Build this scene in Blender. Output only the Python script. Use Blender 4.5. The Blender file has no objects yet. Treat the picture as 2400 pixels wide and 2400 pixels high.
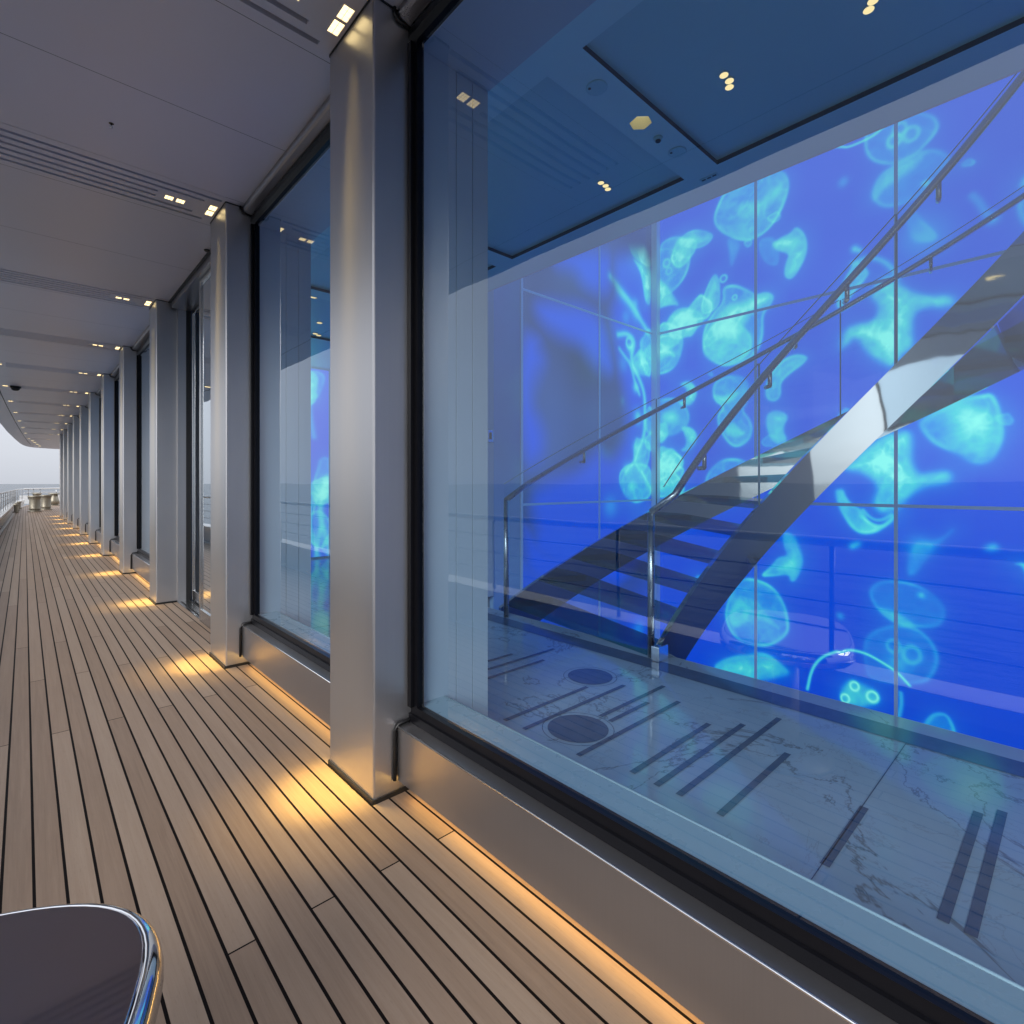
import bpy, bmesh, math, random
import numpy as np
from mathutils import Vector, Matrix
random.seed(7)
sc = bpy.context.scene
COL = sc.collection
PI = math.pi

# ------------------------------------------------------------------ helpers
def tag(o, label=None, cat=None, group=None, kind=None):
    if label: o['label'] = label
    if cat: o['category'] = cat
    if group: o['group'] = group
    if kind: o['kind'] = kind
    return o

def thing(name, label, cat, loc=(0, 0, 0), group=None):
    o = bpy.data.objects.new(name, None)
    o.empty_display_size = 0.1
    COL.objects.link(o)
    o.location = loc
    return tag(o, label, cat, group)

class MB:
    def __init__(s): s.v = []; s.f = []; s.sm = []
    def add(s, verts, faces, smooth=False):
        b = len(s.v)
        s.v += [tuple(p) for p in verts]
        s.f += [tuple(i + b for i in q) for q in faces]
        s.sm += [smooth] * len(faces)
        return s
    def box(s, x0, x1, y0, y1, z0, z1):
        return s.add([(x0, y0, z0), (x1, y0, z0), (x1, y1, z0), (x0, y1, z0), (x0, y0, z1), (x1, y0, z1), (x1, y1, z1), (x0, y1, z1)],
                     [(0, 3, 2, 1), (4, 5, 6, 7), (0, 1, 5, 4), (1, 2, 6, 5), (2, 3, 7, 6), (3, 0, 4, 7)])
    def bbox(s, x0, x1, y0, y1, z0, z1, b=0.004, seg=2):
        bm = bmesh.new()
        bmesh.ops.create_cube(bm, size=1)
        for v in bm.verts:
            v.co = ((x0 + x1) / 2 + v.co.x * (x1 - x0), (y0 + y1) / 2 + v.co.y * (y1 - y0), (z0 + z1) / 2 + v.co.z * (z1 - z0))
        bmesh.ops.bevel(bm, geom=bm.edges[:], offset=b, segments=seg, affect='EDGES', profile=0.5)
        bm.verts.index_update()
        s.add([v.co[:] for v in bm.verts], [[v.index for v in f.verts] for f in bm.faces], False)
        bm.free()
        return s
    def quad(s, a, b, c, d): return s.add([a, b, c, d], [(0, 1, 2, 3)])
    def prism(s, pts, axis, a0, a1, smooth=False):
        """extrude a closed 2-D profile; axis 'y': pts are (x,z); axis 'z': pts are (x,y)"""
        n = len(pts)
        if axis == 'y': V = [(p[0], a0, p[1]) for p in pts] + [(p[0], a1, p[1]) for p in pts]
        else: V = [(p[0], p[1], a0) for p in pts] + [(p[0], p[1], a1) for p in pts]
        F = [(i, (i + 1) % n, n + (i + 1) % n, n + i) for i in range(n)]
        s.add(V, F, smooth)
        s.add(V, [tuple(range(n)), tuple(range(2 * n - 1, n - 1, -1))])
        return s
    def tube(s, path, r, n=10, closed=False, cap=True):
        P = [Vector(p) for p in path]; m = len(P); V = []; F = []
        up = Vector((0, 0, 1))
        for i, p in enumerate(P):
            a = P[(i - 1) % m] if (closed or i > 0) else p
            b = P[(i + 1) % m] if (closed or i < m - 1) else p
            t = (b - a).normalized()
            u = up if abs(t.z) < 0.95 else Vector((0, 1, 0))
            sx = t.cross(u).normalized(); sy = sx.cross(t).normalized()
            rr = r[i] if isinstance(r, (list, tuple)) else r
            for k in range(n):
                an = 2 * PI * k / n
                V.append(p + sx * math.cos(an) * rr + sy * math.sin(an) * rr)
        for i in range(m if closed else m - 1):
            for k in range(n):
                a = i * n; b = ((i + 1) % m) * n
                F.append((a + k, a + (k + 1) % n, b + (k + 1) % n, b + k))
        s.add(V, F, True)
        if cap and not closed:
            s.add(V, [tuple(range(n - 1, -1, -1)), tuple(range((m - 1) * n, m * n))])
        return s
    def lathe(s, prof, c=(0, 0, 0), n=24):
        V = []; F = []
        for r, z in prof:
            for k in range(n):
                a = 2 * PI * k / n
                V.append((c[0] + r * math.cos(a), c[1] + r * math.sin(a), c[2] + z))
        m = len(prof)
        for i in range(m - 1):
            for k in range(n):
                F.append((i * n + k, i * n + (k + 1) % n, (i + 1) * n + (k + 1) % n, (i + 1) * n + k))
        s.add(V, F, True)
        s.add(V, [tuple(range(n - 1, -1, -1)), tuple(range((m - 1) * n, m * n))])
        return s
    def build(s, name, mat, parent=None, loc=None):
        me = bpy.data.meshes.new(name)
        me.from_pydata(s.v, [], s.f)
        me.polygons.foreach_set('use_smooth', s.sm)
        me.update()
        bm = bmesh.new(); bm.from_mesh(me)
        bmesh.ops.remove_doubles(bm, verts=bm.verts, dist=1e-6)
        bmesh.ops.recalc_face_normals(bm, faces=bm.faces)
        bm.to_mesh(me); bm.free()
        me.materials.append(mat)
        o = bpy.data.objects.new(name, me)
        COL.objects.link(o)
        if parent:
            o.parent = parent
            o.location = tuple(-c for c in parent.location) if parent.type == 'EMPTY' and loc is None else (loc or (0, 0, 0))
        elif loc: o.location = loc
        return o

def struct(name, mb, mat):
    o = mb.build(name, mat); o['kind'] = 'structure'; return o

# ------------------------------------------------------------------ materials
def newmat(name):
    m = bpy.data.materials.new(name); m.use_nodes = True
    nt = m.node_tree; nt.nodes.clear()
    out = nt.nodes.new('ShaderNodeOutputMaterial')
    return m, nt, out
def N(nt, typ, **kw):
    n = nt.nodes.new(typ)
    for k, v in kw.items():
        if k.startswith('in_'): n.inputs[k[3:].replace('_', ' ')].default_value = v
        else: setattr(n, k, v)
    return n
def math_(nt, op, a, b=None, c=None):
    n = nt.nodes.new('ShaderNodeMath'); n.operation = op
    for i, x in enumerate((a, b, c)):
        if x is None: continue
        if isinstance(x, (int, float)): n.inputs[i].default_value = x
        else: nt.links.new(x, n.inputs[i])
    return n.outputs[0]
def ramp(nt, fac, stops):
    n = nt.nodes.new('ShaderNodeValToRGB')
    e = n.color_ramp.elements
    while len(e) < len(stops): e.new(0.5)
    for el, (p, c) in zip(e, stops):
        el.position = p; el.color = (*c, 1) if len(c) == 3 else c
    nt.links.new(fac, n.inputs[0]); return n.outputs[0]
def mixc(nt, fac, a, b, blend='MIX'):
    n = nt.nodes.new('ShaderNodeMix'); n.data_type = 'RGBA'; n.blend_type = blend
    for s, x in ((0, fac), (6, a), (7, b)):
        if isinstance(x, (int, float)): n.inputs[s].default_value = x
        elif isinstance(x, tuple): n.inputs[s].default_value = (*x, 1) if len(x) == 3 else x
        else: nt.links.new(x, n.inputs[s])
    return n.outputs[2]
def coord(nt, kind='Object'): return nt.nodes.new('ShaderNodeTexCoord').outputs[kind]
def wpos(nt): return nt.nodes.new('ShaderNodeNewGeometry').outputs['Position']
def noise(nt, vec, scale, detail=4, rough=0.55, dist=0.0, mapscale=None):
    if mapscale:
        mp = nt.nodes.new('ShaderNodeMapping'); mp.inputs['Scale'].default_value = mapscale
        nt.links.new(vec, mp.inputs[0]); vec = mp.outputs[0]
    n = nt.nodes.new('ShaderNodeTexNoise')
    n.inputs['Scale'].default_value = scale; n.inputs['Detail'].default_value = detail
    n.inputs['Roughness'].default_value = rough; n.inputs['Distortion'].default_value = dist
    nt.links.new(vec, n.inputs['Vector']); return n.outputs['Fac']
def bump(nt, h, strength=0.2, dist=0.01):
    b = nt.nodes.new('ShaderNodeBump'); b.inputs['Strength'].default_value = strength; b.inputs['Distance'].default_value = dist
    nt.links.new(h, b.inputs['Height']); return b.outputs[0]
def principled(nt, out, col, rough=0.5, metal=0.0, normal=None, **kw):
    p = nt.nodes.new('ShaderNodeBsdfPrincipled')
    for nm, x in (('Base Color', col), ('Roughness', rough), ('Metallic', metal)):
        if isinstance(x, (int, float)): p.inputs[nm].default_value = x
        elif isinstance(x, tuple): p.inputs[nm].default_value = (*x, 1)
        else: nt.links.new(x, p.inputs[nm])
    if normal: nt.links.new(normal, p.inputs['Normal'])
    for k, v in kw.items(): p.inputs[k].default_value = v
    nt.links.new(p.outputs[0], out.inputs[0]); return p

def simple(name, col, rough=0.5, metal=0.0, var=0.06, nscale=3.0, **kw):
    m, nt, out = newmat(name)
    f = noise(nt, wpos(nt), nscale, 5)
    c = mixc(nt, f, tuple(x * (1 - var) for x in col), tuple(min(1, x * (1 + var)) for x in col))
    r = math_(nt, 'MULTIPLY_ADD', noise(nt, wpos(nt), nscale * 6, 3), 0.08 * min(1, rough * 4), rough - 0.04 * min(1, rough * 4))
    principled(nt, out, c, r, metal, **kw); return m
def emis(name, col, strength):
    m, nt, out = newmat(name)
    e = nt.nodes.new('ShaderNodeEmission'); e.inputs[0].default_value = (*col, 1); e.inputs[1].default_value = strength
    nt.links.new(e.outputs[0], out.inputs[0]); return m

M = {}
def m_brushed(name, col, rough):
    m, nt, out = newmat(name)
    P = wpos(nt)
    f = noise(nt, P, 1.0, 4, 0.6, mapscale=(260, 260, 1.2))      # fine vertical brushing
    g = noise(nt, P, 2.2, 4)
    c = mixc(nt, math_(nt, 'MULTIPLY_ADD', f, 0.5, math_(nt, 'MULTIPLY', g, 0.5)), tuple(x * .9 for x in col), tuple(min(1, x * 1.08) for x in col))
    r = math_(nt, 'ADD', math_(nt, 'MULTIPLY', f, 0.07), math_(nt, 'MULTIPLY_ADD', g, 0.10, rough - 0.08))
    principled(nt, out, c, r, 0.92, bump(nt, f, 0.015, 0.002)); return m
M['column'] = m_brushed('brushed_silver', (.54, .54, .555), .36)
M['sillmetal'] = m_brushed('sill_silver', (.42, .41, .42), .30)
M['bright'] = simple('bright_trim', (.95, .95, .96), .22, 1.0)
M['black'] = simple('black_rubber', (.010, .010, .011), .45, 0, .2, 20)
M['blackframe'] = simple('black_frame', (.006, .006, .008), .3, 0, .2, 10, **{'Specular IOR Level': .2})
M['chrome'] = simple('polished_steel', (.72, .73, .74), .06, 1.0, .03)
M['steel'] = simple('satin_steel', (.55, .56, .57), .22, 1.0, .05)
M['casing'] = simple('pale_casing', (.55, .60, .64), .5, 0, .04)
M['sill'] = simple('frosted_sill', (.36, .46, .50), .28, 0, .04)
M['white'] = simple('white_gloss', (.78, .78, .77), .22, 0, .04)
M['offwhite'] = simple('white_bulwark', (.62, .62, .62), .35, 0, .05)
M['dark'] = simple('dark_void', (.02, .02, .022), .6)
M['slot'] = simple('vent_dark', (.016, .016, .018), .6)
M['wallgrey'] = simple('room_wall', (.42, .46, .50), .45)
M['wallpale'] = simple('room_wall_pale', (.62, .68, .72), .4)
M['capstan'] = simple('capstan_bronze', (.34, .31, .245), .45, .6, .1, 8)
M['stone'] = simple('floor_inlay', (.10, .14, .22), .12, 0, .3, 14)
M['tabletop'] = simple('lacquer_top', (.54, .50, .53), .05, 1.0, .05, 3)
M['lens'] = emis('warm_lens', (1.0, .76, .36), 2.6)
M['lens_in'] = emis('warm_lens_inside', (1.0, .70, .32), 1.5)
M['led'] = emis('warm_led', (1.0, .58, .15), 10)

def m_ceiling():
    m, nt, out = newmat('ceiling_panel')
    P = wpos(nt)
    f = noise(nt, P, .9, 3); g = noise(nt, P, 90, 3)
    c = mixc(nt, f, (.82, .785, .85), (.88, .845, .91))
    r = math_(nt, 'MULTIPLY_ADD', f, .08, .30)
    principled(nt, out, c, r, 0.0, bump(nt, g, .01, .002), **{'Specular IOR Level': 0.9}); return m
M['ceiling'] = m_ceiling()
M['ceiling_in'] = simple('room_ceiling', (.60, .84, .80), .4, 0, .04)
M['panel_in'] = simple('room_ceiling_panel', (.46, .72, .70), .35, 0, .04)

def m_deck():
    m, nt, out = newmat('teak_deck')
    P = wpos(nt)
    sep = nt.nodes.new('ShaderNodeSeparateXYZ'); nt.links.new(P, sep.inputs[0])
    x, y = sep.outputs[0], sep.outputs[1]
    W = .0597
    px = math_(nt, 'DIVIDE', math_(nt, 'ADD', x, 6 * W * 10 - .4944), W)
    idx = math_(nt, 'FLOOR', px); fx = math_(nt, 'SUBTRACT', px, idx)
    ex = math_(nt, 'MINIMUM', fx, math_(nt, 'SUBTRACT', 1.0, fx))
    caulk = math_(nt, 'LESS_THAN', ex, .055)
    # butt joints, three planks to a repeat
    m3 = math_(nt, 'MODULO', idx, 3.0)
    is0 = math_(nt, 'LESS_THAN', m3, .5); is2 = math_(nt, 'GREATER_THAN', m3, 1.5)
    is1 = math_(nt, 'SUBTRACT', 1.0, math_(nt, 'ADD', is0, is2))
    offs = math_(nt, 'ADD', math_(nt, 'ADD', math_(nt, 'MULTIPLY', is0, OFF[0]), math_(nt, 'MULTIPLY', is1, OFF[1])), math_(nt, 'MULTIPLY', is2, OFF[2]))
    py = math_(nt, 'DIVIDE', math_(nt, 'SUBTRACT', math_(nt, 'ADD', y, 31.6), offs), 3.16)
    jy = math_(nt, 'FLOOR', py); fy = math_(nt, 'SUBTRACT', py, jy)
    ey = math_(nt, 'MINIMUM', fy, math_(nt, 'SUBTRACT', 1.0, fy))
    joint = math_(nt, 'LESS_THAN', ey, .0007)
    line = math_(nt, 'MAXIMUM', caulk, joint)
    cmb = nt.nodes.new('ShaderNodeCombineXYZ'); nt.links.new(idx, cmb.inputs[0]); nt.links.new(jy, cmb.inputs[1])
    wn = nt.nodes.new('ShaderNodeTexWhiteNoise'); wn.noise_dimensions = '2D'; nt.links.new(cmb.outputs[0], wn.inputs['Vector'])
    r1 = wn.outputs['Value']
    # grain: long streaks, shifted plank by plank
    sh = nt.nodes.new('ShaderNodeVectorMath'); sh.operation = 'MULTIPLY_ADD'
    nt.links.new(wn.outputs['Color'], sh.inputs[0]); sh.inputs[1].default_value = (3, 9, 0); nt.links.new(P, sh.inputs[2])
    g1 = noise(nt, sh.outputs[0], 1, 5, .62, .6, (260, 5, 1))
    g2 = noise(nt, sh.outputs[0], 1, 4, .6, 1.0, (55, 1.6, 1))
    g3 = noise(nt, P, 1.1, 4, .6)
    fleck = noise(nt, sh.outputs[0], 1, 2, .5, 0, (420, 34, 1))
    t = math_(nt, 'ADD', math_(nt, 'MULTIPLY', g1, .36), math_(nt, 'ADD', math_(nt, 'MULTIPLY', g2, .36), math_(nt, 'MULTIPLY', r1, .32)))
    wood = ramp(nt, t, [(.20, (.225, .146, .095)), (.5, (.365, .256, .178)), (.80, (.465, .35, .258))])
    wood = mixc(nt, math_(nt, 'MULTIPLY', math_(nt, 'GREATER_THAN', fleck, .66), .22), wood, (.17, .115, .08))
    wood = mixc(nt, math_(nt, 'MULTIPLY', g3, .35), wood, (.35, .27, .215))
    col = mixc(nt, line, wood, (.010, .008, .008))
    rough = math_(nt, 'MULTIPLY_ADD', g1, .2, .42)
    h = math_(nt, 'SUBTRACT', math_(nt, 'MULTIPLY', g1, .25), line)
    p = principled(nt, out, col, rough, 0.0, bump(nt, h, .25, .002)); nt.links.new(math_(nt, 'MULTIPLY_ADD', line, -.38, .42), p.inputs['Specular IOR Level']); return m
OFF = [1.235, 3.61, 2.80]
M['deck'] = m_deck()

def m_marble():
    m, nt, out = newmat('white_marble')
    P = wpos(nt)
    def vein(scale, width, dist, seed):
        mp = nt.nodes.new('ShaderNodeMapping'); mp.inputs['Location'].default_value = seed; mp.inputs['Scale'].default_value = (1, 1, 1)
        nt.links.new(P, mp.inputs[0])
        n = noise(nt, mp.outputs[0], scale, 7, .62, dist)
        d = math_(nt, 'ABSOLUTE', math_(nt, 'SUBTRACT', n, .5))
        return math_(nt, 'SUBTRACT', 1.0, math_(nt, 'MINIMUM', math_(nt, 'DIVIDE', d, width), 1.0))
    v1 = vein(1.1, .010, .9, (3.3, 1.2, 0)); v2 = vein(2.4, .006, .7, (8.1, 4.4, 0))
    cl = noise(nt, P, 1.6, 5, .6, .6)
    base = ramp(nt, cl, [(.3, (.36, .44, .53)), (.7, (.44, .53, .61))])
    c = mixc(nt, math_(nt, 'MULTIPLY', v1, .75), base, (.14, .15, .17))
    c = mixc(nt, math_(nt, 'MULTIPLY', v2, .4), c, (.25, .25, .27))
    principled(nt, out, c, .07, 0.0); return m
M['marble'] = m_marble()

def m_glass(name, tint, spec=1.0, base=0.03, ior=1.55, rough=0.0):
    """flat architectural pane: see-through with a Fresnel mirror on top"""
    m, nt, out = newmat(name)
    tr = nt.nodes.new('ShaderNodeBsdfTransparent'); tr.inputs[0].default_value = (*tint, 1)
    gl = nt.nodes.new('ShaderNodeBsdfGlossy'); gl.inputs['Roughness'].default_value = rough; gl.inputs[0].default_value = (.92, .97, 1, 1)
    ge = nt.nodes.new('ShaderNodeNewGeometry'); dt = nt.nodes.new('ShaderNodeVectorMath'); dt.operation = 'DOT_PRODUCT'
    nt.links.new(bump(nt, noise(nt, wpos(nt), 1.7, 2, .4), .035, .05), gl.inputs['Normal'])
    nt.links.new(ge.outputs['Normal'], dt.inputs[0]); nt.links.new(ge.outputs['Incoming'], dt.inputs[1])
    f0 = ((ior - 1) / (ior + 1)) ** 2
    sch = math_(nt, 'MULTIPLY_ADD', math_(nt, 'POWER', math_(nt, 'SUBTRACT', 1.0, math_(nt, 'ABSOLUTE', dt.outputs['Value'])), 5.0), 1 - f0, f0)
    fac = math_(nt, 'MINIMUM', math_(nt, 'MULTIPLY_ADD', sch, spec, base), 1.0)
    mx = nt.nodes.new('ShaderNodeMixShader'); nt.links.new(fac, mx.inputs[0]); nt.links.new(tr.outputs[0], mx.inputs[1]); nt.links.new(gl.outputs[0], mx.inputs[2])
    nt.links.new(mx.outputs[0], out.inputs[0]); return m
M['pane'] = m_glass('window_glass', (.72, .86, .96), 1.3, .04, 1.55)
M['doorglass'] = m_glass('door_glass', (.55, .64, .70), 1.6, .20, 1.6)
M['balglass'] = m_glass('balustrade_glass', (.94, .98, .98), .5, .0, 1.45)
def m_tread():
    m, nt, out = newmat('tread_glass')
    tr = nt.nodes.new('ShaderNodeBsdfTransparent'); tr.inputs[0].default_value = (.16, .60, .72, 1)
    p = nt.nodes.new('ShaderNodeBsdfPrincipled'); p.inputs['Base Color'].default_value = (.03, .16, .22, 1); p.inputs['Roughness'].default_value = .10
    mx = nt.nodes.new('ShaderNodeMixShader'); mx.inputs[0].default_value = .36
    nt.links.new(tr.outputs[0], mx.inputs[1]); nt.links.new(p.outputs[0], mx.inputs[2]); nt.links.new(mx.outputs[0], out.inputs[0]); return m
M['tread'] = m_tread()
M['glassedge'] = simple('glass_edge', (.30, .48, .52), .15, 0, .05)

def m_screen():
    m, nt, out = newmat('video_screen')
    at = nt.nodes.new('ShaderNodeAttribute'); at.attribute_name = 'picture'
    e = nt.nodes.new('ShaderNodeEmission'); e.inputs[1].default_value = 1.0
    nt.links.new(at.outputs['Color'], e.inputs[0])
    p = nt.nodes.new('ShaderNodeBsdfPrincipled'); p.inputs['Base Color'].default_value = (.01, .01, .012, 1); p.inputs['Roughness'].default_value = .25
    ad = nt.nodes.new('ShaderNodeAddShader'); nt.links.new(e.outputs[0], ad.inputs[0]); nt.links.new(p.outputs[0], ad.inputs[1])
    nt.links.new(ad.outputs[0], out.inputs[0]); return m
M['screen'] = m_screen()
def m_sea():
    m, nt, out = newmat('sea_water')
    P = wpos(nt)
    w1 = noise(nt, P, .35, 6, .6, .4, (1, .45, 1)); w2 = noise(nt, P, .04, 4, .6, 0, (1, .5, 1))
    c = mixc(nt, w2, (.018, .035, .055), (.035, .055, .075))
    principled(nt, out, c, .22, 0.0, bump(nt, math_(nt, 'ADD', w1, math_(nt, 'MULTIPLY', w2, 2.0)), .8, 1.0), **{'Specular IOR Level': .16}); return m
M['sea'] = m_sea()
def m_mirror():
    m, nt, out = newmat('stringer_steel')
    P = wpos(nt); n = noise(nt, P, 2.6, 2, .4, .3)
    principled(nt, out, mixc(nt, n, (.62, .63, .62), (.70, .71, .70)), .045, 1.0, bump(nt, n, .05, .06)); return m
M['stringer'] = m_mirror()
M['railsteel'] = simple('handrail_steel', (.50, .51, .52), .28, 1.0, .05)
SPOT_W = 430
SUN_EL, SUN_ROT, SUN_W, SUN_ANG = 28, -122, 2.3, 30
SKY, OVER, CLOUD = .10, .75, (.82, .86, .95)

M['raildark'] = simple('railing_grey', (.30, .305, .31), .4, 0, .1)

M['gap'] = simple('recess_shade', (.045, .06, .08), .6)
# ------------------------------------------------------------------ layout
CY = [1.507, 3.156, 5.217, 7.22, 9.22, 11.24, 13.28, 15.32, 17.36, 19.40, 21.44]   # near face of each column
CW = .323                      # column width along the deck
XF, XB = .80, .945             # column face, glass plane
HC = 2.529                     # deckhead height
ORD = ['first', 'second', 'third', 'fourth', 'fifth', 'sixth', 'seventh', 'eighth', 'ninth', 'tenth', 'eleventh', 'twelfth']
def lerp(t, pts):
    if t <= pts[0][0]: return pts[0][1]
    for (a, va), (b, vb) in zip(pts, pts[1:]):
        if t <= b:
            k = (t - a) / (b - a); return va + (vb - va) * k
    return pts[-1][1]
def outer(y): return lerp(y, [(8, -.63), (12, -.57), (15, -.515), (18.3, -.453), (21.2, -.375), (24.8, -.235), (27, -.13), (28.6, -.02), (29.3, .10), (29.8, .30)])
def seam(y): return lerp(y, [(8, -.345), (12.2, -.302), (14.4, -.259), (17.7, -.178), (20.5, -.10), (23.07, -.02), (26, .085), (28.5, .205), (29.8, .42)])
def bul(y): return lerp(y, [(9, -.46), (15.8, -.391), (21.6, -.324), (25, -.30), (30, -.22), (33, .0), (35, .45), (36, 1.0)])
def rail(y): return lerp(y, [(9, -.52), (18, -.455), (25, -.325), (29, -.27), (31, -.20), (33, -.02), (35, .45), (36, 1.0)])

# ------------------------------------------------------------------ setting: sea, deck, ceiling
mb = MB(); R_ = 60000
mb.quad((-R_, -R_, -7), (R_, -R_, -7), (R_, R_, -7), (-R_, R_, -7)); struct('sea', mb, M['sea'])

mb = MB(); ys = [-4 + i for i in range(41)]
for a, b in zip(ys, ys[1:]):
    ra = 1.06 if b <= 22 else 5.5
    mb.quad((bul(a) - .12, a, 0), (ra, a, 0), (ra, b, 0), (bul(b) - .12, b, 0))
struct('deck', mb, M['deck'])
mb = MB()                                                            # white waterway along the deck edge
for a, b in zip(ys, ys[1:]):
    if b > 33: continue
    mb.quad((bul(a) - .01, a, .012), (bul(a) + .055, a, .012), (bul(b) + .055, b, .012), (bul(b) - .01, b, .012))
    mb.quad((bul(a) + .055, a, .0), (bul(b) + .055, b, .0), (bul(b) + .055, b, .012), (bul(a) + .055, a, .012))
struct('deck_margin', mb, M['white'])

def vent_x0(y): return seam(y + .16) + .15
VY0, VY1, VX1 = -.025, .335, .79
# deckhead: lower sheet with slots left open, dark void above, roof, outer lip
mb = MB(); gaps = []
vents = CY + [23.96]
for i, c in enumerate(vents):
    gaps.append((c + VY0 - .022, .0022)); gaps.append((c + VY1 + .022, .0022))
    nx = vents[i + 1] if i + 1 < len(vents) else None
    if nx: gaps.append(((c + CW + nx) / 2, .0022))
    else: gaps += [(25.6, .004), (27.4, .004)]
brk = set([-2.6, 29.8] + [y * 1.0 for y in range(-2, 30)])
for g, w in gaps: brk |= {g - w / 2, g + w / 2}
for c in vents: brk |= {c + VY0, c + VY1}
brk = sorted(brk)
for a, b in zip(brk, brk[1:]):
    mid = (a + b) / 2
    hole = any(abs(mid - g) < w / 2 for g, w in gaps)
    vent = next((c for c in vents if c + VY0 < mid < c + VY1), None)
    s = .006 if mid > 4 else .003
    # outboard fascia (gently dropping to the lip)
    mb.quad((outer(a), a, HC - .012), (seam(a) - s, a, HC), (seam(b) - s, b, HC), (outer(b), b, HC - .012))
    if hole: continue
    far = .945 if mid < 21.8 else 5.2
    if vent is None:
        mb.quad((seam(a) + s, a, HC), (far, a, HC), (far, b, HC), (seam(b) + s, b, HC))
    else:
        x0 = vent_x0(vent)
        mb.quad((seam(a) + s, a, HC), (x0, a, HC), (x0, b, HC), (seam(b) + s, b, HC))
        mb.quad((VX1, a, HC), (far, a, HC), (far, b, HC), (VX1, b, HC))
# rounded forward end of the deckhead
n = 14; prev = None
for i in range(n + 1):
    t = i / n; a = (outer(29.8) + (3.2 - outer(29.8)) * t, 29.8 + .75 * math.sin(min(1, t * 2.2) * PI / 2))
    if prev: mb.quad((prev[0], 29.8, HC), (a[0], 29.8, HC), (a[0], a[1], HC - .012), (prev[0], prev[1], HC - .012))
    prev = a
o = struct('ceiling', mb, M['ceiling'])
mb = MB()
XE_ = 2.757
yy = [-2.6, -1, 1, 2.4, 3.75] + [3.75 + 1.6 * i for i in range(1, 18)]
for a, b in zip(yy, yy[1:]):
    b = min(b, 29.8)
    xr = XE_ if b < 4 else 5.2
    mb.quad((outer(a) + .02, a, HC + .10), (xr, a, HC + .10), (xr, b, HC + .10), (outer(b) + .02, b, HC + .10))
struct('ceiling_void', mb, M['dark'])
mb = MB()
for a, b in zip(yy, yy[1:]):
    b = min(b, 29.8)
    mb.quad((outer(a), a, HC - .012), (outer(b), b, HC - .012), (outer(b) - .05, b, HC + .25), (outer(a) - .05, a, HC + .25))
    mb.quad((outer(a) - .05, a, HC + .25), (outer(b) - .05, b, HC + .25), (5.9 if b > 4 else XE_, b, HC + .26), (5.9 if b > 4 else XE_, a, HC + .26))
struct('roof', mb, M['offwhite'])

# ceiling vents with their slots
def vent(i, c):
    x0 = vent_x0(c)
    t = thing('ceiling_vent', f'grey slotted air vent strip in the deck ceiling, level with the {ORD[i]} column' if i < 11 else 'grey slotted air vent strip in the ceiling, beyond the last column',
              'vent', (.3, c + .16, HC), 'slotted vents across the deck ceiling')
    ends = [.785, .715, .51, .51, .69, .75]
    sl = [c + .004 + .0565 * k for k in range(6)]; w = .021
    mb = MB(); y = c + VY0
    for s, e in zip(sl, ends):
        mb.box(x0, VX1, y, s, HC, HC + .018)
        mb.box(e, VX1, s, s + w, HC, HC + .018)
        y = s + w
    mb.box(x0, VX1, y, c + VY1, HC, HC + .018)
    mb.build('slat', M['ceiling'], t)
    MB().box(x0, VX1, c + VY0, c + VY1, HC + .030, HC + .034).build('backing', M['slot'], t)
for i, c in enumerate(vents): vent(i, c)

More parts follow.
